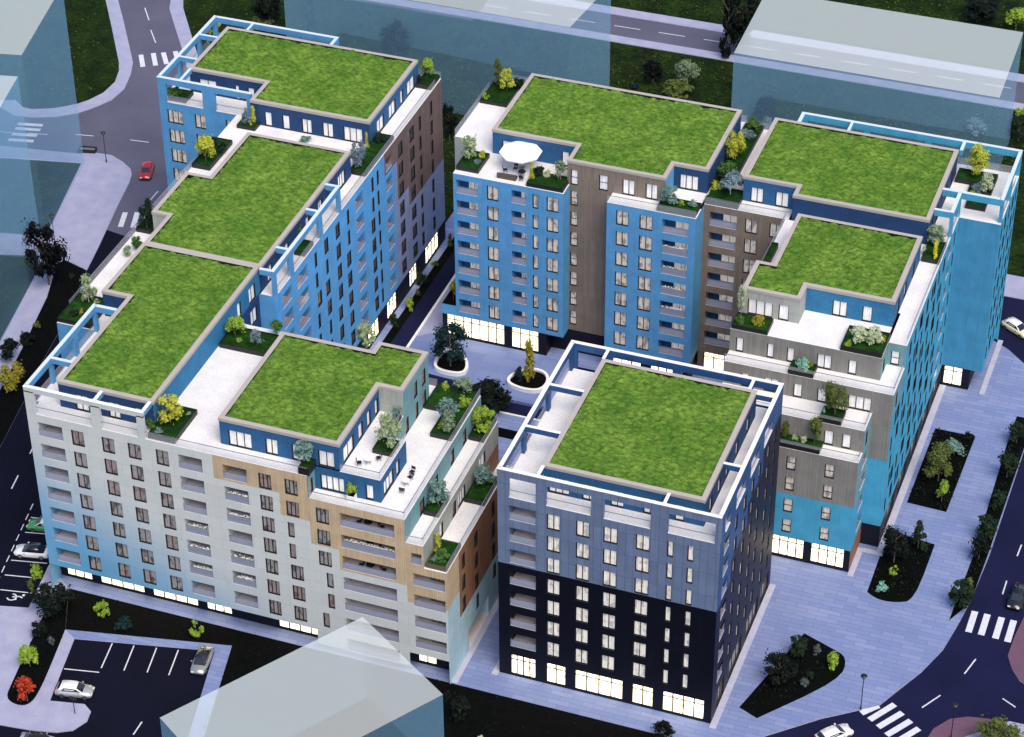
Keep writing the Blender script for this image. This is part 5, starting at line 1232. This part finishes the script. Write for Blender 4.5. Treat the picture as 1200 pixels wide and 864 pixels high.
# ------------------------------------------------------------------ planters
PLANTERS = [
 (-69.9, -66.9, 62.75, 65.2, PENT, .55, "black corner planter behind the blue frame above the red car"),
 (-70.0, -67.8, 76.2, 79.4, PENT, .5, "planter in the farthest corner of the rear left roof frame"),
 (-66.0, -40.2, 78.2, 79.4, PENT, .4, "long narrow planter behind the rear left grass roof"),
 (-57.9, -55.3, 59.3, 61.3, PENT, .5, "black planter holding the slim yellow cypress"),
 (-39.7, -37.55, 76.6, 79.9, PENT, .6, "planter on the far right corner of the rear left block"),
 (-39.75, -37.5, 53.8, 63.4, PENT, .6, "long black planter with small white lights on the street terrace"),
 (-59.2, -56.7, 48.6, 55.5, PENT, .6, "black planter holding the rounded yellow tree left of the middle roof"),
 (-38.9, -37.5, 34.7, 37.4, PENT, .6, "small black planter under the blue beams over the inner street"),
 (-59.25, -57.3, 32.95, 37.2, PENT, .5, "black planter in the notch of the west terrace"),
 (-59.25, -55.0, 12.75, 18.2, PENT, .6, "grassy planter on the west corner beside the blue beams"),
 (-39.45, -36.2, -3.55, 2.2, PENT, .65, "black planter holding the bright yellow tree at the front corner"),
 (-39.3, -33.1, 14.4, 18.2, PENT, .6, "black planter closing the long white front terrace"),
 (-21.4, -20.1, -3.78, -1.9, PENT, .9, "small black box planter on the tan facade edge"),
 (-15.25, -13.0, 2.2, 4.5, PENT, .6, "square black planter on the bistro terrace"),
 (-15.3, -14.55, 5.9, 9.0, PENT, .5, "narrow planter by the grey boarded wall corner"),
 (-11.9, -9.35, 10.6, 19.4, 22.6, .6, "long dark planter along the terrace over the courtyard"),
 (-14.4, -11.9, 15.2, 19.4, 22.6, .6, "rear planter beside the teal boarded wall"),
 (-9.1, -7.3, 15.2, 19.5, 19.5, .6, "dark planter one step below the long terrace planter"),
 (-9.1, -7.3, 1.2, 4.5, 19.5, .6, "dark planter between the two narrow blue terraces"),
 (-7.05, -4.65, 8.2, 13.0, 16.4, .6, "dark planter on the lowest step facing the tower"),
 (-7.05, -4.6, -3.6, .8, 16.4, .6, "brown rimmed planter at the stepped corner"),
 (-27.3, -24.3, 59.2, 63.4, PENT, .6, "planter at the left of the umbrella terrace"),
 (-30.3, -26.5, 75.7, 82.3, PENT, .4, "grassy bed behind the white terrace of the middle block"),
 (-17.6, -12.75, 58.45, 61.4, PENT, .6, "dark planter right of the umbrella terrace"),
 (-.5, 4.5, 58.45, 61.2, PENT, .55, "dark planter above the stacked white balconies"),
 (4.75, 8.9, 62.0, 65.6, PENT, .6, "dark planter at the front of the gap between two roofs"),
 (4.4, 6.9, 65.6, 81.4, PENT, .6, "long overgrown planter between two grass roofs"),
 (32.85, 37.8, 77.1, 79.8, PENT, .6, "black planter under the yellow tree of the far right terrace"),
 (34.9, 37.8, 75.0, 77.1, PENT, .6, "black planter under the cream shrub of the far right terrace"),
 (35.3, 37.8, 71.6, 73.5, PENT, .6, "small dark grassy planter inside the cyan frame"),
 (32.75, 34.95, 58.3, 62.5, PENT, .6, "narrow black planter on the east terrace"),
 (15.1, 19.4, 37.5, 40.2, PENT, .6, "black planter at the left end of the stepped terrace"),
 (28.0, 32.85, 37.5, 41.8, PENT, .65, "large square black planter at the right of the stepped terrace"),
 (15.05, 15.85, 47.5, 55.5, PENT, .7, "narrow bright green planter beside the lower right roof"),
 (22.6, 25.6, 35.25, 37.3, 22.6, .6, "small black planter on the second step"),
 (27.4, 30.0, 31.65, 34.0, 19.5, .6, "black planter holding the large olive tree"),
 (22.9, 28.2, 29.6, 31.4, 16.4, .6, "long black planter on the lowest grey step"),
]
for x0, x1, y0, y1, z, h, lab in PLANTERS:
    t = tag(empty("planter", ((x0 + x1) / 2, (y0 + y1) / 2, z + .004)), lab, "planter", "roof terrace planters")
    m = "planter_brown" if "brown" in lab else "planter_black"
    mb = MB(); w = .1
    mb.box(x0, x1, y0, y0 + w, z + .004, z + h, m); mb.box(x0, x1, y1 - w, y1, z + .004, z + h, m)
    mb.box(x0, x0 + w, y0 + w, y1 - w, z + .004, z + h, m); mb.box(x1 - w, x1, y0 + w, y1 - w, z + .004, z + h, m)
    mb.build("box", t, True)
    g = MB(); g.smooth = True
    nx, ny = max(2, int((x1 - x0) / .35)), max(2, int((y1 - y0) / .35))
    mi = g.mi("planter_turf")
    for j in range(ny + 1):
        for i in range(nx + 1):
            x = x0 + w + (x1 - x0 - 2 * w) * i / nx; y = y0 + w + (y1 - y0 - 2 * w) * j / ny
            g.v.append((x, y, z + h - .1 + .12 * noise.noise(Vector((x * 1.3, y * 1.3, z)))))
    for j in range(ny):
        for i in range(nx):
            a = j * (nx + 1) + i
            g.f.append((a, a + 1, a + nx + 2, a + nx + 1)); g.m.append(mi)
    g.build("turf", t, True)

# ------------------------------------------------------------------ plants
def crown_mesh(form, seed, n, leaf):
    rnd = random.Random(seed)
    mb = MB(); v = []
    cl = []
    nc = {'round': 15, 'bush': 11, 'cone': 16, 'column': 16, 'ball': 22}[form]
    for k in range(nc):
        a = rnd.uniform(0, 6.283)
        if form == 'cone': z = (k + .5) / nc * .95; r = (1 - z) * .42 * rnd.uniform(.5, 1) + .03
        elif form == 'column': z = (k + .5) / nc * .95; r = .30 * rnd.uniform(.3, 1) * (1.15 - z * .8)
        elif form == 'ball': z = rnd.uniform(.15, .9); r = math.sqrt(max(0, .16 - (z - .52) ** 2))
        elif form == 'bush': z = rnd.uniform(.15, .8); r = .40 * math.sqrt(rnd.uniform(.05, 1)) * (1.15 - z * .75)
        else: z = rnd.uniform(.14, .9); r = math.sqrt(max(.004, .17 - ((z - .48) * .8) ** 2)) * rnd.uniform(.45, 1)
        cl.append((r * math.cos(a), r * math.sin(a), z, rnd.uniform(.6, 1.25)))
    sg = {'round': .085, 'bush': .10, 'cone': .06, 'column': .075, 'ball': .055}[form]
    for k in range(n):
        c = cl[rnd.randrange(nc)]
        d = Vector((rnd.gauss(0, 1), rnd.gauss(0, 1), rnd.gauss(0, 1)))
        p = Vector(c[:3]) + d * sg * c[3]
        p.x = max(-.56, min(.56, p.x)); p.y = max(-.56, min(.56, p.y)); p.z = max(.01, min(1.04, p.z))
        nr = (d.normalized() + Vector((0, 0, .7)) + Vector((rnd.uniform(-.6, .6), rnd.uniform(-.6, .6), rnd.uniform(-.4, .4)))).normalized()
        a = nr.orthogonal().normalized(); b = nr.cross(a)
        t = rnd.uniform(0, 6.283); a, b = a * math.cos(t) + b * math.sin(t), b * math.cos(t) - a * math.sin(t)
        s = leaf * rnd.uniform(.6, 1.3)
        n0 = len(mb.v)
        mb.v.extend([tuple(p - a * s), tuple(p - b * s * .55), tuple(p + a * s), tuple(p + b * s * .55)])
        mb.f.append((n0, n0 + 1, n0 + 2, n0 + 3)); mb.m.append(0)
    mb.mats = ["leaf_green"]
    return mb.mesh("crown")
CROWNS = {f: [crown_mesh(f, 5 + 7 * k + len(f), n, lf) for k in range(3)] for f, n, lf in (('round', 1100, .075), ('bush', 750, .095), ('cone', 1100, .065), ('column', 900, .085), ('ball', 700, .08))}
CROWNS['big'] = [crown_mesh('round', 90 + k, 2600, .050) for k in range(3)]
def trunk_mesh(mat):
    mb = MB(); rnd = random.Random(3)
    mb.tube((0, 0, 0), (.01, 0, .38), .035, .026, mat, 7); mb.tube((.01, 0, .38), (0, .01, .8), .026, .008, mat, 6)
    for k in range(7):
        a = k * 2.4; z = .3 + .06 * k
        mb.tube((.005, 0, z), (.3 * math.cos(a), .3 * math.sin(a), z + .24), .014, .004, mat, 5, False)
    return mb.mesh("trunk")
TRUNKS = {m: trunk_mesh(m) for m in ("bark", "pale_bark")}
prnd = random.Random(8)
for form, colr, x, y, z, h, w, lab in PLANTS:
    tree = form in ('round', 'cone', 'column') and h > 1.9
    rz = prnd.uniform(0, 6.28)
    key = 'big' if form == 'round' and h > 4.0 else form
    cm = CROWNS[key][prnd.randrange(3)]
    cat = "tree" if any(k in lab for k in ("tree", "cypress", "conifer", "poplar", "maple")) else "flowers" if "flowers" in lab else "shrub"
    name = {'cone': 'conifer', 'column': 'column_shrub' if cat == 'shrub' else 'column_tree'}.get(form, 'leafy_tree' if cat == 'tree' else 'flower_plant' if 'flower' in lab else 'shrub')
    grp = "roof garden plants" if z > 3 else "plants at street level"
    def leafy(o, sx, sz):
        o.scale = (sx, sx, sz)
        o.material_slots[0].link = 'OBJECT'; o.material_slots[0].material = M["leaf_" + colr]
    if tree:
        t = tag(empty(name, (x, y, z), rz), lab, cat, grp)
        lift = {'round': .20, 'cone': .06, 'column': .07}[form]
        c = put("crown", cm, t, loc=(0, 0, h * lift)); leafy(c, w * 1.18, h * (1 - lift))
        k = put("trunk", TRUNKS["pale_bark" if colr in ('sage', 'white', 'pale', 'teal', 'bluegrey') else "bark"], t)
        k.scale = (max(w, h * .5) * .85, max(w, h * .5) * .85, h)
    else:
        o = put(name, cm, loc=(x, y, z), rz=rz); leafy(o, w * 1.14, h * 1.05)
        tag(o, lab, cat, grp)

# ------------------------------------------------------------------ cars
def car_paint(name, col, metal=0.3):
    m, N, L, b = base_mat(name, col, 0.25, metal); b.inputs["Coat Weight"].default_value = 0.8; b.inputs["Coat Roughness"].default_value = 0.05
for n_, c_, k in (("paint_red", (0.42, 0.02, 0.025), .2), ("paint_silver", (0.55, 0.57, 0.58), .6), ("paint_grey", (0.34, 0.36, 0.34), .5), ("paint_green", (0.06, 0.34, 0.10), .2), ("paint_white", (0.80, 0.80, 0.80), .0), ("paint_yellow", (0.68, 0.66, 0.46), .0), ("paint_black", (0.012, 0.012, 0.014), .2)): car_paint(n_, c_, k)
base_mat("car_glass", (0.012, 0.016, 0.03), 0.06, 0.0, 0.8)
base_mat("tyre", (0.012, 0.012, 0.012), 0.8); base_mat("rim", (0.5, 0.5, 0.52), 0.3, 0.9)
base_mat("lamp_lens", (0.8, 0.8, 0.78), 0.1); base_mat("tail_lens", (0.45, 0.01, 0.01), 0.2)
def loft(mb, st, mat, close=True):
    """st: list of (x, [(y, z) ...]) cross sections, ring order"""
    base = []
    for x, ring_ in st:
        base.append(len(mb.v)); mb.v.extend([(x, y, z) for y, z in ring_])
    m = len(st[0][1])
    for a, b in zip(base, base[1:]):
        for k in range(m):
            k2 = (k + 1) % m
            mb.f.append((a + k, b + k, b + k2, a + k2)); mb.m.append(mb.mi(mat))
    mb.f.append(tuple(base[0] + k for k in range(m))); mb.m.append(mb.mi(mat))
    mb.f.append(tuple(base[-1] + m - 1 - k for k in range(m))); mb.m.append(mb.mi(mat))
def car_parts(paint, top, style):
    hatch = style == 'hatch'
    body = MB(); body.smooth = True
    def low(x, hw, z0, z1): return (x, [(-hw * .92, z0), (-hw, z0 + .18), (-hw, z1 - .16), (-hw * .90, z1), (hw * .90, z1), (hw, z1 - .16), (hw, z0 + .18), (hw * .92, z0)])
    prof = [(-2.10, .74, .36, .74), (-2.02, .84, .26, .90), (-1.5, .88, .20, .93), (-.6, .90, .20, .92), (.5, .90, .20, .92), (1.1, .89, .20, .90), (1.7, .86, .22, .82), (2.02, .78, .28, .70), (2.12, .66, .36, .60)]
    loft(body, [low(*p) for p in prof], paint)
    roof = MB(); roof.smooth = True
    def cab(x, hw, z0, z1): return (x, [(-hw, z0), (-hw * .97, (z0 + z1) / 2), (-hw * .86, z1), (hw * .86, z1), (hw * .97, (z0 + z1) / 2), (hw, z0)])
    rs_ = [(-1.85 if hatch else -1.55, .70, .90, .93), (-1.45 if hatch else -1.0, .70, .90, 1.36), (-.9, .71, .90, 1.44), (.1, .71, .90, 1.43), (.45, .70, .90, 1.32), (1.12, .70, .89, .90)]
    loft(roof, [cab(*p) for p in rs_], top)
    g = {}
    x0, x1 = rs_[0][0], rs_[1][0]
    gl = MB()
    gl.face([(1.10, -.62, .925), (1.10, .62, .925), (.40, .56, 1.36), (.40, -.56, 1.36)], "car_glass")
    gr = MB(); gr.face([(x0 + .02 - .05, .60, .97), (x0 - .03, -.60, .97), (x1 - .05, -.54, 1.33), (x1 - .05, .54, 1.33)], "car_glass")
    sides = []
    for s in (-1, 1):
        sm = MB()
        sm.face([(-1.35, s * .715, .96), (.85, s * .715, .96), (.38, s * .655, 1.33), (-1.05, s * .655, 1.36)][::s], "car_glass")
        sides.append(sm.mesh("side_window"))
    wheel = MB()
    for yy in (-.1, .1):
        pass
    wheel.tube((0, -.1, 0), (0, .1, 0), .32, .32, "tyre", 18)
    rim = MB(); rim.tube((0, -.105, 0), (0, .105, 0), .2, .2, "rim", 12)
    hl = MB(); hl.box(-.05, .10, -.16, .16, -.07, .07, "lamp_lens")
    tl = MB(); tl.box(-.06, .04, -.14, .14, -.09, .09, "tail_lens")
    mir = MB(); mir.box(-.08, .08, -.09, .09, -.06, .06, paint)
    return dict(body=body.mesh("body"), cabin=roof.mesh("cabin"), windscreen=gl.mesh("windscreen"), rear_window=gr.mesh("rear_window"), sides=sides, tyre=wheel.mesh("wheel"), rim=rim.mesh("rim"), headlight=hl.mesh("headlight"), tail=tl.mesh("tail_light"), mirror=mir.mesh("mirror"))
CARS = [("paint_red", "paint_red", 'hatch', -84.6, 81.6, -72, "red hatchback driving on the grey junction road"),
        ("paint_silver", "paint_white", 'hatch', -43.4, -19.0, 12, "silver hatchback with white roof parked beside the car park island"),
        ("paint_grey", "paint_black", 'sedan', -32.1, -9.9, -81, "grey car with black roof in the last marked parking bay"),
        ("paint_green", "paint_white", 'hatch', -60.2, 5.3, 192, "green and white car half hidden by the front left corner"),
        ("paint_white", "paint_black", 'sedan', -59.3, .55, 192, "white car with black roof in the street parking bay"),
        ("paint_yellow", "paint_white", 'hatch', 42.1, 84.4, -32, "cream yellow and white car on the road at the right picture edge"),
        ("paint_black", "paint_black", 'sedan', 52.4, 31.4, -93, "black car waiting before the right zebra crossing"),
        ("paint_white", "paint_white", 'hatch', 37.9, 2.4, 48, "white car on the road at the bottom edge by the crossing"),
        ("paint_silver", "paint_black", 'sedan', -43.4, -27.5, 8, "silver car with dark roof cut off by the bottom left edge")]
CP = {}
for paint, top, style, x, y, deg, lab in CARS:
    k_ = (paint, top, style)
    if k_ not in CP: CP[k_] = car_parts(*k_)
    p = CP[k_]
    t = tag(empty("parked_car" if "park" in lab or "corner" in lab else "car", (x, y, Z_R + .002), math.radians(deg)), lab, "car", "cars on the streets and parking bays")
    put("body", p["body"], t); cb_ = put("cabin", p["cabin"], t)
    put("windscreen", p["windscreen"], cb_); put("rear_window", p["rear_window"], cb_)
    for s in p["sides"]: put("side_window", s, cb_)
    for wx in (-1.28, 1.32):
        for wy in (-.80, .80):
            wh = put("wheel", p["tyre"], t, loc=(wx, wy, .32)); put("rim", p["rim"], wh)
    for s in (-1, 1):
        put("headlight", p["headlight"], t, loc=(2.02, s * .52, .62)); put("tail_light", p["tail"], t, loc=(-2.07, s * .62, .76)); put("mirror", p["mirror"], t, loc=(.72, s * .98, .98))

# ------------------------------------------------------------------ street lamps and small street furniture
def lamp(x, y, z, lab, h=5.0):
    t = tag(empty("street_lamp", (x, y, z)), lab, "street lamp", "black street lamps")
    mb = MB(); mb.tube((0, 0, 0), (0, 0, .5), .11, .08, "black_metal", 10); mb.tube((0, 0, .5), (0, 0, h - .4), .06, .045, "black_metal", 8); mb.build("pole", t)
    hd = MB(); hd.tube((0, 0, h - .45), (0, 0, h), .10, .36, "black_metal", 14); hd.tube((0, 0, h), (0, 0, h + .12), .38, .26, "black_metal", 14); hd.build("lamp_head", t)
lamp(39.6, 7.7, 0, "black street lamp on the plaza beside the lower zebra crossing")
lamp(-91.6, 82.4, 0, "black street lamp on the rounded north west pavement tip")
lamp(-88.2, 60.3, 0, "black street lamp beside the big black leafed tree")
lamp(49.9, 6.6, 0, "black street lamp at the bottom right brick island")
lamp(-81.2, 31.5, 0, "black street lamp at the left picture edge")
t = tag(empty("sign_post", (-41.9, -21.9, 0)), "thin black sign post on the car park island", "sign")
mb = MB(); mb.tube((0, 0, 0), (0, 0, 2.5), .05, .05, "black_metal", 8); mb.build("post", t)
mb = MB(); mb.box(-.45, .45, -.03, .03, 2.1, 2.55, "black_metal"); mb.build("sign_panel", t)
t = tag(empty("bench", (-95.6, 84.2, 0), math.radians(12)), "dark bench planter at the kerb of the north west pavement", "bench")
mb = MB(); mb.box(-1.3, 1.3, -.55, -.42, .0, .55, "black_metal"); mb.box(-1.3, 1.3, .42, .55, .0, .55, "black_metal"); mb.box(-1.3, -1.17, -.42, .42, 0, .55, "black_metal"); mb.box(1.17, 1.3, -.42, .42, 0, .55, "black_metal"); mb.build("box", t)
mb = MB(); mb.box(-1.17, 1.17, -.42, .42, .05, .38, "steel"); mb.build("seat", t)

# ------------------------------------------------------------------ terrace furniture
def chair_set():
    s = MB(); s.box(-.24, .24, -.24, .24, .42, .47, "black_metal")
    b = MB(); b.tube((-.2, -.22, .47), (-.24, -.34, .92), .02, .02, "black_metal", 6); b.tube((.2, -.22, .47), (.24, -.34, .92), .02, .02, "black_metal", 6); b.box(-.26, .26, -.36, -.30, .58, .94, "black_metal")
    l = MB(); l.tube((0, 0, 0), (0, 0, .42), .02, .022, "black_metal", 6)
    return s.mesh("seat"), b.mesh("backrest"), l.mesh("leg")
CH = chair_set()
def chair(x, y, z, deg, lab, group="black bistro chairs"):
    t = tag(empty("chair", (x, y, z + .002), math.radians(deg)), lab, "chair", group)
    put("seat", CH[0], t); put("backrest", CH[1], t)
    for sx in (-.2, .2):
        for sy in (-.2, .2): put("leg", CH[2], t, loc=(sx, sy, 0))
def bistro(x, y, z, lab, r=.42, mat="white_paint", group="bistro tables"):
    t = tag(empty("bistro_table", (x, y, z + .002)), lab, "table", group)
    mb = MB(); mb.tube((0, 0, .70), (0, 0, .74), r, r, mat, 20); mb.build("tabletop", t)
    mb = MB()
    for k in range(3):
        a = k * 2.094; mb.tube((.3 * math.cos(a), .3 * math.sin(a), 0), (.05 * math.cos(a), .05 * math.sin(a), .70), .018, .018, "black_metal", 6)
    mb.build("leg_frame", t)
chair(-15.75, -.25, PENT, -70, "black bistro chair left of the table on the upper terrace")
bistro(-14.95, .3, PENT, "round white bistro table on the upper terrace")
chair(-14.1, 1.2, PENT, 130, "black bistro chair behind the table on the upper terrace")
chair(-11.3, 3.7, 22.6, 170, "farthest black chair of the long terrace")
chair(-11.15, 2.75, 22.6, 150, "black chair behind the table on the long terrace")
bistro(-11.2, 1.75, 22.6, "round white bistro table on the long terrace")
chair(-11.15, .45, 22.6, 0, "nearest black chair of the long terrace")
for k, t_ in enumerate((19.6, 16.5, 13.45)):
    nm = ("top", "second", "third")[k]
    chair(-15.0, -2.9, t_ + .02, 90, f"left dark chair inside the {nm} wide tan balcony", "chairs in the wide balconies")
    bistro(-13.9, -2.8, t_ + .02, f"dark round table inside the {nm} wide tan balcony", .5, "black_metal", "tables in the wide balconies")
    chair(-12.3, -2.8, t_ + .02, -90, f"right dark chair inside the {nm} wide tan balcony", "chairs in the wide balconies")
# blossoms on balcony rails
def flower_box(x0, x1, y, z, lab):
    t = tag(empty("flower_box", ((x0 + x1) / 2, y, z)), lab, "flower box", "white flower boxes on the balconies")
    L_ = (x1 - x0) / 2
    mb = MB(); mb.box(-L_, L_, -.14, .14, 0, .22, "white_paint"); mb.build("box", t)
    mb = MB(); rnd = random.Random(int(z * 10 + x0))
    for k in range(int(L_ * 90)):
        p = Vector((rnd.uniform(-L_, L_), rnd.uniform(-.2, .2), .24 + rnd.uniform(0, .2))); s_ = rnd.uniform(.05, .11)
        d = Vector((rnd.gauss(0, 1), rnd.gauss(0, 1), rnd.gauss(0, 1) + 1)).normalized(); a = d.orthogonal().normalized() * s_; b = d.cross(a)
        mb.face([p - a, p - b, p + a, p + b], "white_fabric" if rnd.random() < .8 else "leaf_green")
    mb.build("blossoms", t)
ORD = ("top", "second", "third", "fourth", "fifth", "sixth", "seventh")
for col, x0, x1, y, ks, tops, h_ in (("fifth front column", -35.7, -33.1, YF + .32, (3, 4, 5), rows(0, 7), 1.95), ("sixth front column", -30.3, -27.8, YF + .32, (1, 2, 4, 5), rows(0, 7), 1.95), ("wide tan column", -16.6, -10.6, YF + .32, (1,), [t - .02 for t in rows(1, 8)], 1.85), ("column right of the boarded strip", .45, 3.6, 58.62, (1, 2, 3, 4), rows(0, 7, 24.8, 3.075), 2.0)):
    for k in ks:
        flower_box(x0, x1, y, tops[k] - h_ + .62, f"white flower box on {ORD[k]} balcony of the {col}")
# white pot
t = tag(empty("plant_pot", (-15.85, -2.5, 22.602)), "white square pot on the blue balcony ledge", "plant pot")
mb = MB(); mb.box(-.45, .45, -.4, .4, 0, .75, "white_paint"); mb.build("pot", t); mb = MB(); mb.box(-.38, .38, -.33, .33, .751, .77, "bed_soil"); mb.build("soil", t)
# parasol with lounge set
t = tag(empty("parasol", (-19.7, 62.3, PENT)), "large white octagonal parasol open on the middle terrace", "parasol")
mb = MB()
R8 = 2.75
cn = mb
n0 = len(mb.v)
rim8 = [(R8 * math.cos(a), R8 * math.sin(a)) for a in [math.pi / 8 + k * math.pi / 4 for k in range(8)]]
for k in range(8):
    a, b = rim8[k], rim8[(k + 1) % 8]
    mb.face([(0, 0, 3.05), (a[0], a[1], 2.45), (b[0], b[1], 2.45)], "white_fabric"); mb.face([(a[0], a[1], 2.45), (a[0] * .99, a[1] * .99, 2.28), (b[0] * .99, b[1] * .99, 2.28), (b[0], b[1], 2.45)], "white_fabric")
mb.build("canopy", t)
mb = MB(); mb.tube((0, 0, 0), (0, 0, 3.0), .04, .035, "steel", 10); mb.tube((0, 0, 3.0), (0, 0, 3.2), .05, .02, "white_paint", 8); mb.build("pole", t)
mb = MB(); mb.box(-.4, .4, -.4, .4, 0, .1, "steel"); mb.build("base", t)
mb = MB()
for a, b in rim8: mb.tube((0, 0, 2.98), (a * .98, b * .98, 2.42), .015, .012, "steel", 5, False)
mb.build("rib", t)
def sofa(x, y, deg, w, lab):
    t = tag(empty("lounge_sofa", (x, y, PENT + .002), math.radians(deg)), lab, "sofa")
    mb = MB(); mb.box(-w / 2, w / 2, -.42, .42, 0, .32, "planter_brown"); mb.build("frame", t)
    mb = MB(); mb.box(-w / 2 + .06, w / 2 - .06, -.36, .30, .321, .45, "black_metal"); mb.build("seat_cushion", t)
    mb = MB(); mb.box(-w / 2, w / 2, -.46, -.30, .322, .78, "planter_brown"); mb.build("backrest", t)
sofa(-20.5, 59.5, 0, 2.5, "dark wicker sofa at the terrace edge before the parasol")
chair(-21.2, 60.7, PENT, -60, "black chair behind the dark sofa under the parasol")
chair(-20.1, 61.4, PENT, 180, "black chair deepest under the parasol")
bistro(-18.9, 60.5, PENT, "dark round table beside the parasol sofa", .5, "black_metal")
chair(-18.6, 59.5, PENT, 0, "black chair between the parasol table and the facade edge")

# ------------------------------------------------------------------ ground cover in the beds
def cover(polys, n_per, z, label, mats, seed):
    rnd = random.Random(seed); mb = MB()
    for poly in polys:
        xs, ys = [p[0] for p in poly], [p[1] for p in poly]
        for _ in range(int(abs(area(poly)) * n_per)):
            x, y = rnd.uniform(min(xs), max(xs)), rnd.uniform(min(ys), max(ys))
            if not inside(poly, x, y) or noise.noise(Vector((x * .35, y * .35, 1))) < rnd.uniform(-.5, .4): continue
            m_ = mats[0] if rnd.random() < .8 else mats[1]
            for q in range(3):
                a = rnd.uniform(0, 6.283); s_ = rnd.uniform(.10, .26); hh = rnd.uniform(.08, .35)
                cx, cy = math.cos(a) * s_, math.sin(a) * s_
                mb.face([(x - cx * .3, y - cy * .3, z), (x + cx, y + cy, z + hh * .6), (x + cx * .4 - cy * .5, y + cy * .4 + cx * .5, z + hh)], m_)
    tag(mb.build("ground_cover"), label, "ground cover", kind="stuff")
cover([[(36.5, 60.1), (41.6, 60.1), (41.3, 44.3), (36.4, 44.5)], [(36.2, 38.4), (35.7, 35.6), (36.0, 27.4), (39.2, 26.8), (40.9, 28.0), (41.2, 37.7)], [(30.6, 17.3), (33.8, 16.1), (35.5, 14.8), (35.3, 12.3), (29.2, 2.8), (27.1, 3.6)],
       [(45.75, 66), (45.7, 60.5), (46.1, 37.1), (45.9, 27.2), (46.6, 27.6), (47.3, 29.4), (47.5, 38.4), (47.7, 60), (47.1, 66)]], 9, .01, "low very dark green ground cover in the plaza beds", ("leaf_verydark", "leaf_dark"), 4)
cover([[(-52.2, -3.7), (-49.3, -9.8), (-30.1, -6.0), (-26.5, -24), (-12, -10), (20, -12), (26, -3.7)], bedW, [(-85.0, 57.3), (-81.4, 56.1), (-78.1, 41.7), (-76.8, 34), (-75.2, 27.2), (-79.0, 28.5), (-80.7, 37.4), (-83.2, 48.7), (-85.7, 56.3)]], 4, -.02, "low very dark ground cover in the southern and western beds", ("leaf_black", "leaf_verydark"), 5)
cover([[(-108, 139), (-102.5, 131.3), (-95.9, 121), (-78, 94), (-71, 83.5), (-57, 83.5), (-57, 139)], [(-55, 84.5), (36, 84.5), (36, 140), (-55, 139)], [(-149, 92), (-113, 96), (-104, 97.5), (-102.6, 104), (-111, 120), (-124, 141), (-149, 165)], [(-55, 153), (60, 153), (60, 190), (-55, 180)]], 1.3, -.1, "rough tufts of dark lawn grass north of the blocks", ("leaf_olive", "leaf_dark"), 6)
